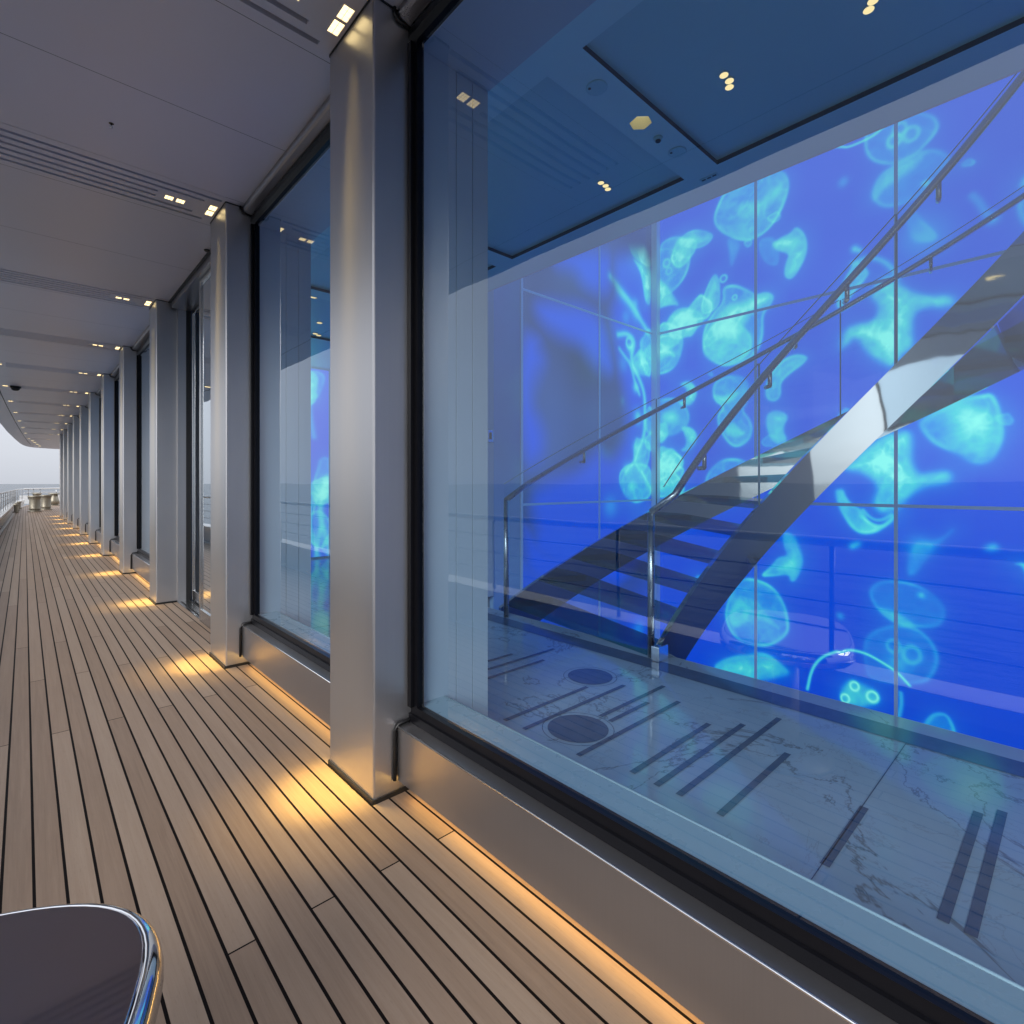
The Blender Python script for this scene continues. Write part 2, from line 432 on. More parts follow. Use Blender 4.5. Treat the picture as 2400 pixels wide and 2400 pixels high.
def lens_grid(mb, x0, x1, y0, y1, nx, ny, z):
    gx = (x1 - x0) / nx; gy = (y1 - y0) / ny
    for a in range(nx):
        for b in range(ny):
            e = .0016
            mb.box(x0 + a * gx + e, x0 + (a + 1) * gx - e, y0 + b * gy + e, y0 + (b + 1) * gy - e, z - .002, z)
def rim_mb(x0, x1, y0, y1, z, w=.002):
    mb = MB()
    mb.box(x0 - w, x1 + w, y0 - w, y0, z - .003, z); mb.box(x0 - w, x1 + w, y1, y1 + w, z - .003, z)
    mb.box(x0 - w, x0, y0, y1, z - .003, z); mb.box(x1, x1 + w, y0, y1, z - .003, z); return mb
zL = HC - .0005
for i, c in enumerate(vents):
    where = f'the {ORD[i]} column' if i < 11 else 'the curved end of the house'
    ym = c + .158
    t = thing('twin_downlight', f'twin square warm downlight in the ceiling, level with {where}', 'downlight', (.59, ym, HC), 'twin square downlights in the deck ceiling')
    for x in (.566, .618):
        mb = MB(); lens_grid(mb, x - .019, x + .019, ym - .022, ym + .022, 3, 3, zL); L_ = mb.build('lens', M['lens'], t)
        rim_mb(x - .019, x + .019, ym - .022, ym + .022, zL).build('rim', M['ceiling'], L_)
    if i < 11:
        t = thing('wall_washer', f'warm downlight in the ceiling close above the face of {where}', 'downlight', (.766, ym, HC), 'downlights over the columns')
        for y in (ym - .036, ym + .036):
            mb = MB(); lens_grid(mb, .748, .784, y - .030, y + .030, 2, 3, zL); L_ = mb.build('lens', M['lens'], t)
            rim_mb(.748, .784, y - .030, y + .030, zL).build('rim', M['ceiling'], L_)
        for dy, w_, ang, sz in ((.018, SPOT_W * 2.0, 10.5, .04), (-.018, SPOT_W * .40, 20, .05)):
            ld = bpy.data.lights.new('column_spot', 'SPOT'); ld.energy = w_; ld.color = (1.0, .67, .16)
            ld.spot_size = math.radians(ang); ld.spot_blend = 1.0; ld.shadow_soft_size = sz
            lo = bpy.data.objects.new('column_spot', ld); COL.objects.link(lo); lo.parent = t
            lo.location = (-.022, dy, -.03); lo.rotation_euler = (0, 0, 0)
    if i >= 3:
        x = seam(ym) + .085
        t = thing('edge_downlight', f'small warm downlight near the outer ceiling edge, level with {where}', 'downlight', (x, ym, HC), 'downlights along the outer ceiling edge')
        mb = MB(); lens_grid(mb, x - .03, x + .03, ym - .03, ym + .03, 2, 2, zL); mb.build('lens', M['lens'], t)
        rim_mb(x - .03, x + .03, ym - .03, ym + .03, zL).build('rim', M['ceiling'], t)
for k, (x, y) in enumerate([(.20, 25.3), (.27, 26.3), (.35, 27.4), (.44, 28.55)]):
    t = thing('bow_downlight', 'small warm downlight at the curved far end of the deck ceiling', 'downlight', (x, y, HC), 'downlights at the far end of the ceiling')
    mb = MB(); lens_grid(mb, x - .035, x + .035, y - .05, y + .05, 2, 2, zL); mb.build('lens', M['lens'], t)

# small black fittings on the deckhead
t = thing('ceiling_sensor', 'small flat black sensor on the deck ceiling before the glass door', 'sensor', (.878, 3.896, HC))
MB().lathe([(.004, -.010), (.015, -.009), (.02, -.004), (.02, 0)], (.878, 3.896, HC)).build('cap', M['black'], t)
t = thing('sprinkler_head', 'tiny dark sprinkler head alone on the ceiling panel', 'sprinkler', (.27, 2.802, HC))
MB().lathe([(.009, -.001), (.009, 0)], (.27, 2.802, HC)).build('rosette', M['black'], t)
MB().lathe([(.002, -.016), (.006, -.016), (.003, -.010), (.003, -.001)], (.27, 2.802, HC)).build('nozzle', M['steel'], t)
t = thing('dome_camera', 'black dome security camera hanging under the ceiling near its outer edge', 'security camera', (-.109, 11.38, HC))
MB().lathe([(.06, -.025), (.068, -.02), (.068, 0)], (-.109, 11.38, HC)).build('base', M['blackframe'], t)
MB().lathe([(.01, -.068), (.03, -.064), (.046, -.050), (.055, -.033), (.057, -.025)], (-.109, 11.38, HC)).build('dome', M['black'], t)

# ------------------------------------------------------------------ columns
def column(i, y0):
    y1 = y0 + CW
    lab = {0: 'large silver metal column standing nearest, beside the big staircase window', 1: 'silver metal column between the narrow window and the glass door',
           2: 'silver metal column just beyond the glass door', 10: 'silver metal column standing farthest away along the deck'}
    t = thing('column', lab.get(i, f'silver metal column, {ORD[i]} from the viewer along the deck'), 'column', (.86, y0 + CW / 2, 0), 'silver columns along the glass wall')
    b = .006
    def prof(x0, x1, ya, yb, b): return [(x0 + b * .3, ya + b * .3), (x0 + b, ya), (x1, ya), (x1, yb), (x0 + b, yb), (x0 + b * .3, yb - b * .3), (x0, yb - b), (x0, ya + b)]
    MB().prism(prof(XF, XB + .02, y0, y1, b), 'z', .014, HC - .006).build('cladding', M['column'], t)
    MB().prism(prof(XF - .006, XB + .02, y0 - .006, y1 + .006, b), 'z', .0, .014).build('base_seal', M['black'], t)
    MB().prism(prof(XF - .003, XB + .02, y0 - .003, y1 + .003, b), 'z', HC - .006, HC - .0005).build('top_seal', M['black'], t)
    mb = MB()
    for xa, xb in ((XB + .021, 1.116), (1.119, 1.189), (1.192, 1.262)): mb.box(xa, xb, y0 - .004, y1 + .004, 0, 2.56)
    mb.box(XB + .021, 1.258, y0 + .004, y1 - .004, 0, 2.56)
    mb.build('inner_casing', M['casing'], t)
for i, y in enumerate(CY): column(i, y)

# ------------------------------------------------------------------ windows
def gasket_path(y, s):                                               # black seal on a column flank round the sill or head panel
    if s == 'sill': return [(.872, y, .05), (.872, y, .205), (.884, y, .228), (.945, y, .232)]
    return [(.872, y, HC - .002), (.872, y, HC - .022), (.884, y, HC - .036), (.945, y, HC - .038)]
def window(ya, yb, lab, led=True):
    ym = (ya + yb) / 2
    t = thing('window', lab, 'window', (.92, ym, 0), 'tall windows between the columns')
    ya_, yb_ = ya + .001, yb - .001
    # sill panel: raised clear of the deck, flat metal ledge on top
    s_ = MB().prism([(.880, .05), (.880, .219), (.883, .222), (.926, .222), (.926, .05)], 'y', ya_ + .012, yb_ - .012).build('sill_panel', M['sillmetal'], t)
    MB().tube([(.8815, ya_ + .012, .2205), (.8815, yb_ - .012, .2205)], .0034, 8).build('bright_edge', M['bright'], s_)
    MB().box(.930, .945, ya_, yb_, 0, .049).build('kick_recess', M['dark'], t)
    if led: MB().box(.905, .916, ya_ + .05, yb_ - .05, .029, .034).build('led_strip', M['led'], t)
    # frame
    e = .036
    fr = MB()
    fr.prism([(.9265, .05), (.9265, .248), (.934, .250), (.936, .272), (.962, .272), (.962, .05)], 'y', ya_, yb_)
    fr.prism([(.924, HC - .042), (.924, 2.462), (.936, 2.442), (.962, 2.442), (.962, HC - .042)], 'y', ya_, yb_)
    fr.box(.922, .962, ya_, ya_ + e * .55, .272, 2.442); fr.box(.936, .962, ya_ + e * .55, ya_ + e, .272, 2.442)
    fr.box(.922, .962, yb_ - e * .55, yb_, .272, 2.442); fr.box(.936, .962, yb_ - e, yb_ - e * .55, .272, 2.442)
    fr.build('frame', M['blackframe'], t)
    h = HC - .001
    MB().prism([(.880, h), (.880, h - .018), (.884, h - .027), (.892, h - .031), (.9235, h - .036), (.9235, h)], 'y', ya_ + .012, yb_ - .012).build('head_panel', M['sillmetal'], t)
    for y in (ya_ + .005, yb_ - .005):
        g = MB(); g.tube(gasket_path(y, 'sill'), .0062, 6); g.build('gasket', M['black'], t)
        g = MB(); g.tube(gasket_path(y, 'head'), .0062, 6); g.build('gasket', M['black'], t)
    MB().quad((XB, ya_ + e, .272), (XB, yb_ - e, .272), (XB, yb_ - e, 2.442), (XB, ya_ + e, 2.442)).build('pane', M['pane'], t)
    si = MB(); si.prism([(.963, 0), (.963, .268), (1.060, .268), (1.068, .262), (1.068, 0)], 'y', ya_ + .004, yb_ - .004)
    si = si.build('inner_sill', M['sill'], t)
    MB().tube([(1.066, ya_ + .005, .266), (1.066, yb_ - .005, .266)], .004, 6).build('sill_edge', M['bright_soft'], si)
    MB().box(.963, 1.262, ya_ + .004, yb_ - .004, 2.452, 2.56).build('inner_head', M['casing'], t)
M['bright_soft'] = simple('sill_nosing', (.48, .58, .61), .35)
window(-.80, CY[0], 'very large window in the foreground showing the staircase and jellyfish screens')
window(CY[0] + CW, CY[1], 'narrow tall window between the two nearest silver columns')
for i in range(2, 10):
    window(CY[i] + CW, CY[i + 1], f'tall dark window between the {ORD[i]} and {ORD[i+1]} columns')

# ------------------------------------------------------------------ sliding glass door between column 2 and 3
ya, yb = CY[1] + CW, CY[2]
t = thing('sliding_door', 'sliding glass door with polished steel edges between second and third columns', 'door', (1.0, (ya + yb) / 2, 0))
MB().box(.947, 1.006, yb - .045, yb + .06, .004, HC - .006).build('jamb', M['column'], t)
MB().box(1.006, 1.042, yb - .050, yb - .004, .004, 2.47).build('jamb_seal', M['black'], t)
mb = MB(); mb.box(.90, 1.20, ya, yb - .05, 2.47, HC - .012); mb.build('head_soffit', M['sillmetal'], t)
MB().box(.885, .90, ya, yb - .002, HC - .012, HC - .001).build('head_seal', M['black'], t)
mb = MB(); mb.box(.945, 1.12, ya, yb - .045, .001, .006); mb.build('threshold', M['steel'], t)
mb = MB()
for x in (.965, 1.03, 1.075): mb.box(x, x + .012, ya, yb - .05, .0062, .0085)
mb.build('track', M['black'], t)
def leaf(x, y0, y1, nm):
    fr = MB(); w = .022
    zb = .012; fr.bbox(x, x + .03, y1 - w, y1, zb, 2.465, .004); fr.bbox(x, x + .03, y0, y0 + w, zb, 2.465, .004)
    fr.bbox(x + .002, x + .028, y0 + w, y1 - w, .01, .10, .003); fr.bbox(x + .002, x + .028, y0 + w, y1 - w, 2.44, 2.465, .003)
    f = fr.build(nm, M['steel'], t)
    MB().quad((x + .012, y0 + w, .10), (x + .012, y1 - w, .10), (x + .012, y1 - w, 2.44), (x + .012, y0 + w, 2.44)).build('pane', M['doorglass'], f)
leaf(.925, ya + .015, 4.335, 'door_leaf')
leaf(1.045, 4.20, yb - .052, 'door_leaf')

# ------------------------------------------------------------------ bulwark, railing
mb = MB(); cap = MB()
ys2 = [-4 + .5 * i for i in range(75)]
for a, b in zip(ys2, ys2[1:]):
    xa, xb = bul(a), bul(b)
    mb.quad((xa - .02, a, 0), (xb - .02, b, 0), (xb - .02, b, .20), (xa - .02, a, .20))
    mb.quad((xa - .16, a, -1.5), (xb - .16, b, -1.5), (xb - .14, b, .20), (xa - .14, a, .20))
    for p, q in (((.005, .20), (.005, .27)), ((.005, .27), (-.15, .275)), ((-.15, .275), (-.15, .20)), ((-.15, .20), (.005, .20))):
        cap.quad((xa + p[0], a, p[1]), (xb + p[0], b, p[1]), (xb + q[0], b, q[1]), (xa + q[0], a, q[1]))
t = thing('bulwark', 'low white bulwark along the outer edge of the deck', 'bulwark', (-.5, 14, 0))
mb.build('side_plate', M['offwhite'], t); cap.build('cap_rail', M['white'], t)
t = thing('deck_railing', 'metal safety railing on top of the white bulwark', 'railing', (-.5, 14, .27))
path = lambda z, dx=0: [(rail(y) + dx, y, z) for y in ys2]
MB().tube(path(.765), .020, 8).build('top_rail', M['white'], t)
for z in (.40, .52, .64): MB().tube(path(z), .0045, 6).build('wire', M['raildark'], t)
y = -3.5
while y < 33:
    MB().tube([(rail(y), y, .27), (rail(y), y, .76)], .011, 8).build('post', M['raildark'], t); y += 1.05
for k in range(3):
    yy_ = 33.6 + k * .8; MB().tube([(rail(yy_), yy_, .27), (rail(yy_), yy_, .76)], .02, 8).build('post', M['raildark'], t)

# bow fittings
RC = .82
def capstan(x, y, s, lab, cone=False):
    t = thing('capstan', lab, 'capstan', (x, y, 0), 'mooring capstans on the foredeck')
    MB().lathe([(.24 * s * RC, 0), (.24 * s * RC, .03), (.17 * s * RC, .05), (.17 * s * RC, .08)], (x, y, 0)).build('base', M['capstan'], t)
    if cone: pr = [(.25 * s * RC, .08), (.19 * s * RC, .25), (.14 * s * RC, .53)]
    else: pr = [(.20 * s * RC, .08), (.21 * s * RC, .10), (.19 * s * RC, .14), (.185 * s * RC, .42), (.20 * s * RC, .50), (.22 * s * RC, .52)]
    MB().lathe(pr, (x, y, 0)).build('drum', M['capstan'], t)
    MB().lathe([(.24 * s * RC, .52), (.25 * s * RC, .54), (.23 * s * RC, .57), (.05 * s * RC, .58)], (x, y, 0)).build('cap', M['capstan'], t)
capstan(.263, 25.6, 1.0, 'tall straight metal capstan standing nearest on the far foredeck')
capstan(.60, 27.3, .98, 'metal capstan in the middle of the far foredeck group')
capstan(1.00, 32.4, 1.08, 'tapered metal capstan standing farthest back by the bow rail', True)
capstan(.42, 33.5, .9, 'metal capstan mostly hidden behind the nearest capstan')
for k, (x, y) in enumerate([(-.225, 25.2), (-.21, 27.0), (-.165, 29.0)]):
    t = thing('bollard', f'{["nearest", "middle", "farthest"][k]} slim bollard of three beside the white bulwark', 'bollard', (x, y, 0), 'bollards beside the bulwark')
    MB().lathe([(.09, 0), (.09, .02), (.05, .04), (.05, .24), (.06, .26)], (x, y, 0), 16).build('post', M['capstan'], t)
    MB().lathe([(.075, .26), (.08, .285), (.06, .30)], (x, y, 0), 16).build('head', M['capstan'], t)
# the low white wall across the bow
mb = MB(); mb.box(-.2, 5.5, 36.02, 36.2, 0, .42); tag(mb.build('bow_wall', M['white']), 'low white wall across the bow behind the capstans', 'wall')
t = thing('bow_railing', 'thin metal railing across the bow at the end of the deck', 'railing', (1.5, 36.1, .42))
MB().tube([(-.02, 33.0, .765), (.25, 34.4, .765), (.6, 35.4, .765), (1.2, 36.1, .77), (5.4, 36.1, .78)], .035, 8).build('top_rail', M['white'], t)
MB().tube([(-.02, 33.0, .58), (.25, 34.4, .58), (.6, 35.4, .58), (1.2, 36.1, .58), (5.4, 36.1, .58)], .018, 6).build('wire', M['white'], t)
for k in range(4): MB().tube([(1.2 + k * 1.3, 36.1, .42), (1.2 + k * 1.3, 36.1, .77)], .02, 8).build('post', M['steel'], t)

# ------------------------------------------------------------------ small table in the corner of the picture
def sellipse(cx, cy, a, b, n, m=72):
    P = []
    for k in range(m):
        th = 2 * PI * k / m; c, s = math.cos(th), math.sin(th)
        lx, ly = a * math.copysign(abs(c) ** (2 / n), c), b * math.copysign(abs(s) ** (2 / n), s)
        P.append((cx + lx * .94 + ly * .342, cy - lx * .342 + ly * .94))                     # turned 20 degrees
    return P
TC = (-.184, .757, .300, .220, 2.9)
t = thing('side_table', 'glossy dark oval side table with a polished steel rim on the deck', 'table', (TC[0], TC[1], 0))
zt = .468
def ringmesh(rings, cap_top=False):
    mb = MB(); V = []; F = []; m = 72
    for inset, z in rings: V += [(p[0], p[1], z) for p in sellipse(TC[0], TC[1], TC[2] - inset, TC[3] - inset, TC[4], m)]
    for i in range(len(rings) - 1):
        for k in range(m): F.append((i * m + k, i * m + (k + 1) % m, (i + 1) * m + (k + 1) % m, (i + 1) * m + k))
    mb.add(V, F, True)
    if cap_top: mb.add(V, [tuple(range((len(rings) - 1) * m, len(rings) * m))], False)
    return mb
ringmesh([(.06, zt - .03), (.020, zt - .004), (.0185, zt - .001), (.0205, zt)], True).build('top', M['tabletop'], t)
ringmesh([(.0180, zt - .006)] + [(.0175 * (1 - math.sin(q * PI / 14)), zt - .0012 - .034 * (1 - math.cos(q * PI / 14))) for q in range(8)] + [(.003, zt - .045), (.012, zt - .054), (.03, zt - .058), (.06, zt - .06)]).build('rim', M['chrome'], t)
MB().lathe([(.05, .02), (.045, .05), (.045, zt - .05)], (TC[0], TC[1], 0)).build('stem', M['capstan'], t)
MB().lathe([(.16, 0), (.16, .008), (.15, .016), (.05, .022)], (TC[0], TC[1], 0), 40).build('foot', M['capstan'], t)
# ------------------------------------------------------------------ room behind the glass
XE = 2.757                                                           # edge of the marble floor at the stairwell
XJ, YJ = 5.70, 3.597                                                 # planes of the two video walls
ZR = 2.56
mb = MB()
mb.quad((1.068, -2.6, 0), (XE, -2.6, 0), (XE, 3.6, 0), (1.068, 3.6, 0))
mb.quad((1.068, 3.6, 0), (4.6, 3.6, 0), (4.6, 21.9, 0), (1.068, 21.9, 0))
fl = struct('marble_floor', mb, M['marble'])
mb = MB(); mb.box(XE - .002, XE + .012, -2.6, 3.58, -.32, -.003); struct('floor_edge', mb, M['wallpale'])
mb = MB()
e = .0022
mb.quad((2.496, -2.6, e), (2.632, -2.6, e), (2.632, 3.58, e), (2.496, 3.58, e)); mb.build('inlay_border', M['stone'], fl)
w = .0115
STR = [(1.49, 2.035, 1.664), (1.494, 2.187, 1.552), (1.818, 2.322, 1.414), (1.81, 2.095, 1.357), (1.495, 2.208, 1.266), (1.544, 2.095, 1.064),
       (1.717 - .18, 2.195, .965), (1.583 - .04, 2.365, .886), (1.541, 2.079, .749), (1.539, 1.907, .464), (1.541, 2.133, .222), (1.538, 2.194, .173),
       (1.60, 2.107, 2.285), (1.55, 2.359, 2.184), (1.55, 2.165, 2.084), (1.54, 2.15, -.06), (1.54, 1.95, -.30), (1.60, 2.25, -.36)]
mb = MB()
for x0, x1, y in STR: mb.quad((x0, y - w, e), (x1, y - w, e), (x1, y + w, e), (x0, y + w, e))
for cx, cy, r in ((1.663, 1.408, .124), (2.158, 1.745, .115)):
    P = [(cx + r * math.cos(a * PI / 24), cy + r * math.sin(a * PI / 24), e) for a in range(48)]
    mb.add(P, [tuple(range(48))])
    for k in range(48):
        a0, a1 = k * PI / 24, (k + 1) * PI / 24; r0, r1 = r + .020, r + .023
        mb.quad(*[(cx + q * math.cos(t_), cy + q * math.sin(t_), e) for q, t_ in ((r0, a0), (r1, a0), (r1, a1), (r0, a1))])
for yj in (.470, -1.3): mb.quad((1.07, yj - .0013, e), (2.494, yj - .0013, e), (2.494, yj + .0013, e), (1.07, yj + .0013, e))
mb.build('inlay', M['stone'], fl)
mb = MB(); mb.quad((XE - .3, -2.6, -3.4), (5.8, -2.6, -3.4), (5.8, 3.7, -3.4), (XE - .3, 3.7, -3.4)); struct('stairwell_floor', mb, M['wallgrey'])
mb = MB()
mb.box(.96, 5.9, -2.75, -2.6, -3.5, 5.0)                             # wall behind the viewer's end of the hall
mb.box(5.76, 5.9, -2.6, 3.75, -3.5, 5.0); mb.box(XE, 5.9, 3.64, 3.75, -3.5, 5.0)
mb.box(XE - .3, XE, -2.6, 3.6, -3.5, -.32)
mb.box(4.6, 4.7, 3.75, 21.9, 0, 2.6); mb.box(.97, 4.7, 21.9, 22.0, 0, HC - .01)
struct('room_wall', mb, M['wallgrey'])
mb = MB(); mb.box(XE - .25, 5.9, -2.75, 3.75, 4.95, 5.05); struct('stairwell_ceiling', mb, M['ceiling_in'])
mb = MB(); mb.box(XE, XE + .02, -2.6, 3.6, ZR + .003, 4.95); struct('upper_wall', mb, M['wallpale'])
mb = MB(); mb.box(2.62, 3.08, 3.585, 3.64, 0, 4.9); struct('wall_pier', mb, M['wallpale'])
mb = MB(); mb.box(3.083, 3.425, 3.592, 3.64, -3.3, 4.9)
tag(mb.build('glass_panel', simple('blue_gloss_panel', (.42, .62, .85), .12)), 'pale blue glossy wall panel left of the jellyfish screens', 'wall panel')
t = thing('thermostat', 'small thermostat switch plate on the pale wall left of the screens', 'thermostat', (3.035, 3.58, 1.42))
MB().bbox(3.005, 3.065, 3.572, 3.585, 1.37, 1.475, .003).build('plate', M['bright'], t)
MB().box(3.018, 3.044, 3.569, 3.573, 1.395, 1.455).build('display', M['dark'], t)

# ceiling of the hall with its dropped panels
hx, hy, hr = 1.958, 1.305, .048
mb = MB()
SQ = (hx - .06, hx + .06, hy - .06, hy + .06)
PAN = [(1.471, 2.488, 1.397, 2.70), (1.468, 2.488, -.08, 1.222), (1.468, 2.488, -1.6, -.25), (1.471, 2.488, 2.87, 4.20), (1.471, 3.6, 4.37, 5.6)]
HOLES = PAN + [SQ]
bx = sorted({.97, XE, 4.6} | {h[k] for h in HOLES for k in (0, 1)}); by = sorted({-2.6, 3.6, 21.9} | {h[k] for h in HOLES for k in (2, 3)})
for x0, x1 in zip(bx, bx[1:]):
    for y0, y1 in zip(by, by[1:]):
        mx_, my_ = (x0 + x1) / 2, (y0 + y1) / 2
        if (mx_ > XE and my_ < 3.6) or any(h[0] < mx_ < h[1] and h[2] < my_ < h[3] for h in HOLES): continue
        mb.quad((x0, y0, ZR), (x1, y0, ZR), (x1, y1, ZR), (x0, y1, ZR))
hexp = [(hx + hr * math.cos(k * PI / 3 + .26), hy + hr * math.sin(k * PI / 3 + .26)) for k in range(6)]
ring12 = []
for k in range(24):
    a = k * PI / 12 + .26
    q = .06 / max(abs(math.cos(a)), abs(math.sin(a)))
    sa = (k % 4) / 4; p0, p1 = hexp[k // 4], hexp[(k // 4 + 1) % 6]
    ring12.append(((hx + q * math.cos(a), hy + q * math.sin(a)), (p0[0] + (p1[0] - p0[0]) * sa, p0[1] + (p1[1] - p0[1]) * sa)))
for k in range(24):
    (a, b), (c, d) = ring12[k], ring12[(k + 1) % 24]
    mb.quad((*a, ZR), (*c, ZR), (*d, ZR), (*b, ZR))
rc = struct('room_ceiling', mb, M['ceiling_in'])
mb = MB(); mg = MB()
for x0, x1, y0, y1 in PAN:
    mb.quad((x0, y0, ZR + .022), (x1, y0, ZR + .022), (x1, y1, ZR + .022), (x0, y1, ZR + .022))
    for p, q in (((x0, y0), (x1, y0)), ((x1, y0), (x1, y1)), ((x1, y1), (x0, y1)), ((x0, y1), (x0, y0))):
        mg.quad((*p, ZR), (*q, ZR), (*q, ZR + .022), (*p, ZR + .022))  # recess sides coloured dark to draw the shadow line round each panel
mb.build('ceiling_panel', M['panel_in'], rc); mg.build('shadow_gap', M['gap'], rc)
t = thing('hexagon_downlight', 'lit hexagonal recessed downlight in the hall ceiling', 'downlight', (hx, hy, ZR))
mb = MB()
for k in range(6):
    a, b = hexp[k], hexp[(k + 1) % 6]; mb.quad((*a, ZR), (*b, ZR), (*b, ZR + .07), (*a, ZR + .07))
m_, nt_, out_ = newmat('hex_reflector_glow')
sz = nt_.nodes.new('ShaderNodeSeparateXYZ'); nt_.links.new(wpos(nt_), sz.inputs[0])
hz = math_(nt_, 'DIVIDE', math_(nt_, 'SUBTRACT', sz.outputs[2], ZR), .07)
em = nt_.nodes.new('ShaderNodeEmission'); nt_.links.new(ramp(nt_, hz, [(0, (.50, .38, .17)), (.7, (.75, .55, .22)), (1, (1.0, .85, .5))]), em.inputs[0]); em.inputs[1].default_value = .8  # lamp light on the walls painted as their own emission, brighter upward
nt_.links.new(em.outputs[0], out_.inputs[0])
mb.build('reflector', m_, t)
MB().add([(*p, ZR + .07) for p in hexp], [tuple(range(6))]).build('lens', M['lens_in'], t)
def disc(x, y, r, z0, z1, n=24): return MB().lathe([(r * .9, z0), (r, z0 + (z1 - z0) * .4), (r, z1)], (x, y, 0), n)
for x, y, lab in ((1.655, 1.305, 'round ceiling speaker nearer the window beside the lit hexagon light'), (2.255, 1.302, 'round ceiling speaker deeper in the hall beyond the hexagon light')):
    t = thing('ceiling_speaker', lab, 'speaker', (x, y, ZR), 'round speakers in the hall ceiling')
    disc(x, y, .042, ZR - .004, ZR).build('grille', M['panel_in'], t); disc(x - .02, y + .02, .006, ZR - .006, ZR - .004, 8).build('indicator', M['black'], t)
t = thing('smoke_detector', 'small round smoke detector between hexagon light and far speaker', 'smoke detector', (2.10, 1.308, ZR))
disc(2.10, 1.308, .020, ZR - .012, ZR).build('body', M['panel_in'], t); disc(2.10, 1.308, .012, ZR - .018, ZR - .012, 12).build('sensor', M['dark'], t)
t = thing('ceiling_outlet', 'tiny dark air outlet slit near the hall ceiling edge', 'vent', (2.56, 1.30, ZR))
MB().box(2.545, 2.575, 1.255, 1.345, ZR - .003, ZR).build('plate', M['panel_in'], t)
mb = MB()
for k in range(3): mb.box(2.555, 2.565, 1.262 + k * .028, 1.282 + k * .028, ZR - .004, ZR - .003)
mb.build('slit', M['slot'], t)
TRI = [('three warm spotlights clustered in the ceiling nearest the stair corner', [(2.222, 1.724), (2.262, 1.724), (2.297, 1.736)]),
       ('three warm spotlights clustered in the middle ceiling panel', [(1.986, .948), (2.030, .947), (2.062, .962)]),
       ('three warm spotlights clustered at the top of the picture', [(1.994, .478), (2.039, .472), (2.067, .491)]),
       ('warm ceiling spotlights seen through the narrow window', [(1.796, 4.426), (2.125, 5.093), (2.246, 5.491), (2.297, 5.529)])]
for lab, pts in TRI:
    zz = ZR + .021
    t = thing('spotlight_cluster', lab, 'spotlight', (pts[0][0], pts[0][1], zz), 'spotlights in the hall ceiling')
    for x, y in pts:
        r_ = disc(x, y, .019 if y < 3 else .03, zz - .003, zz).build('rim', M['panel_in'], t)
        disc(x, y, .016 if y < 3 else .026, zz - .0045, zz - .003).build('lens', M['lens_in'], r_)

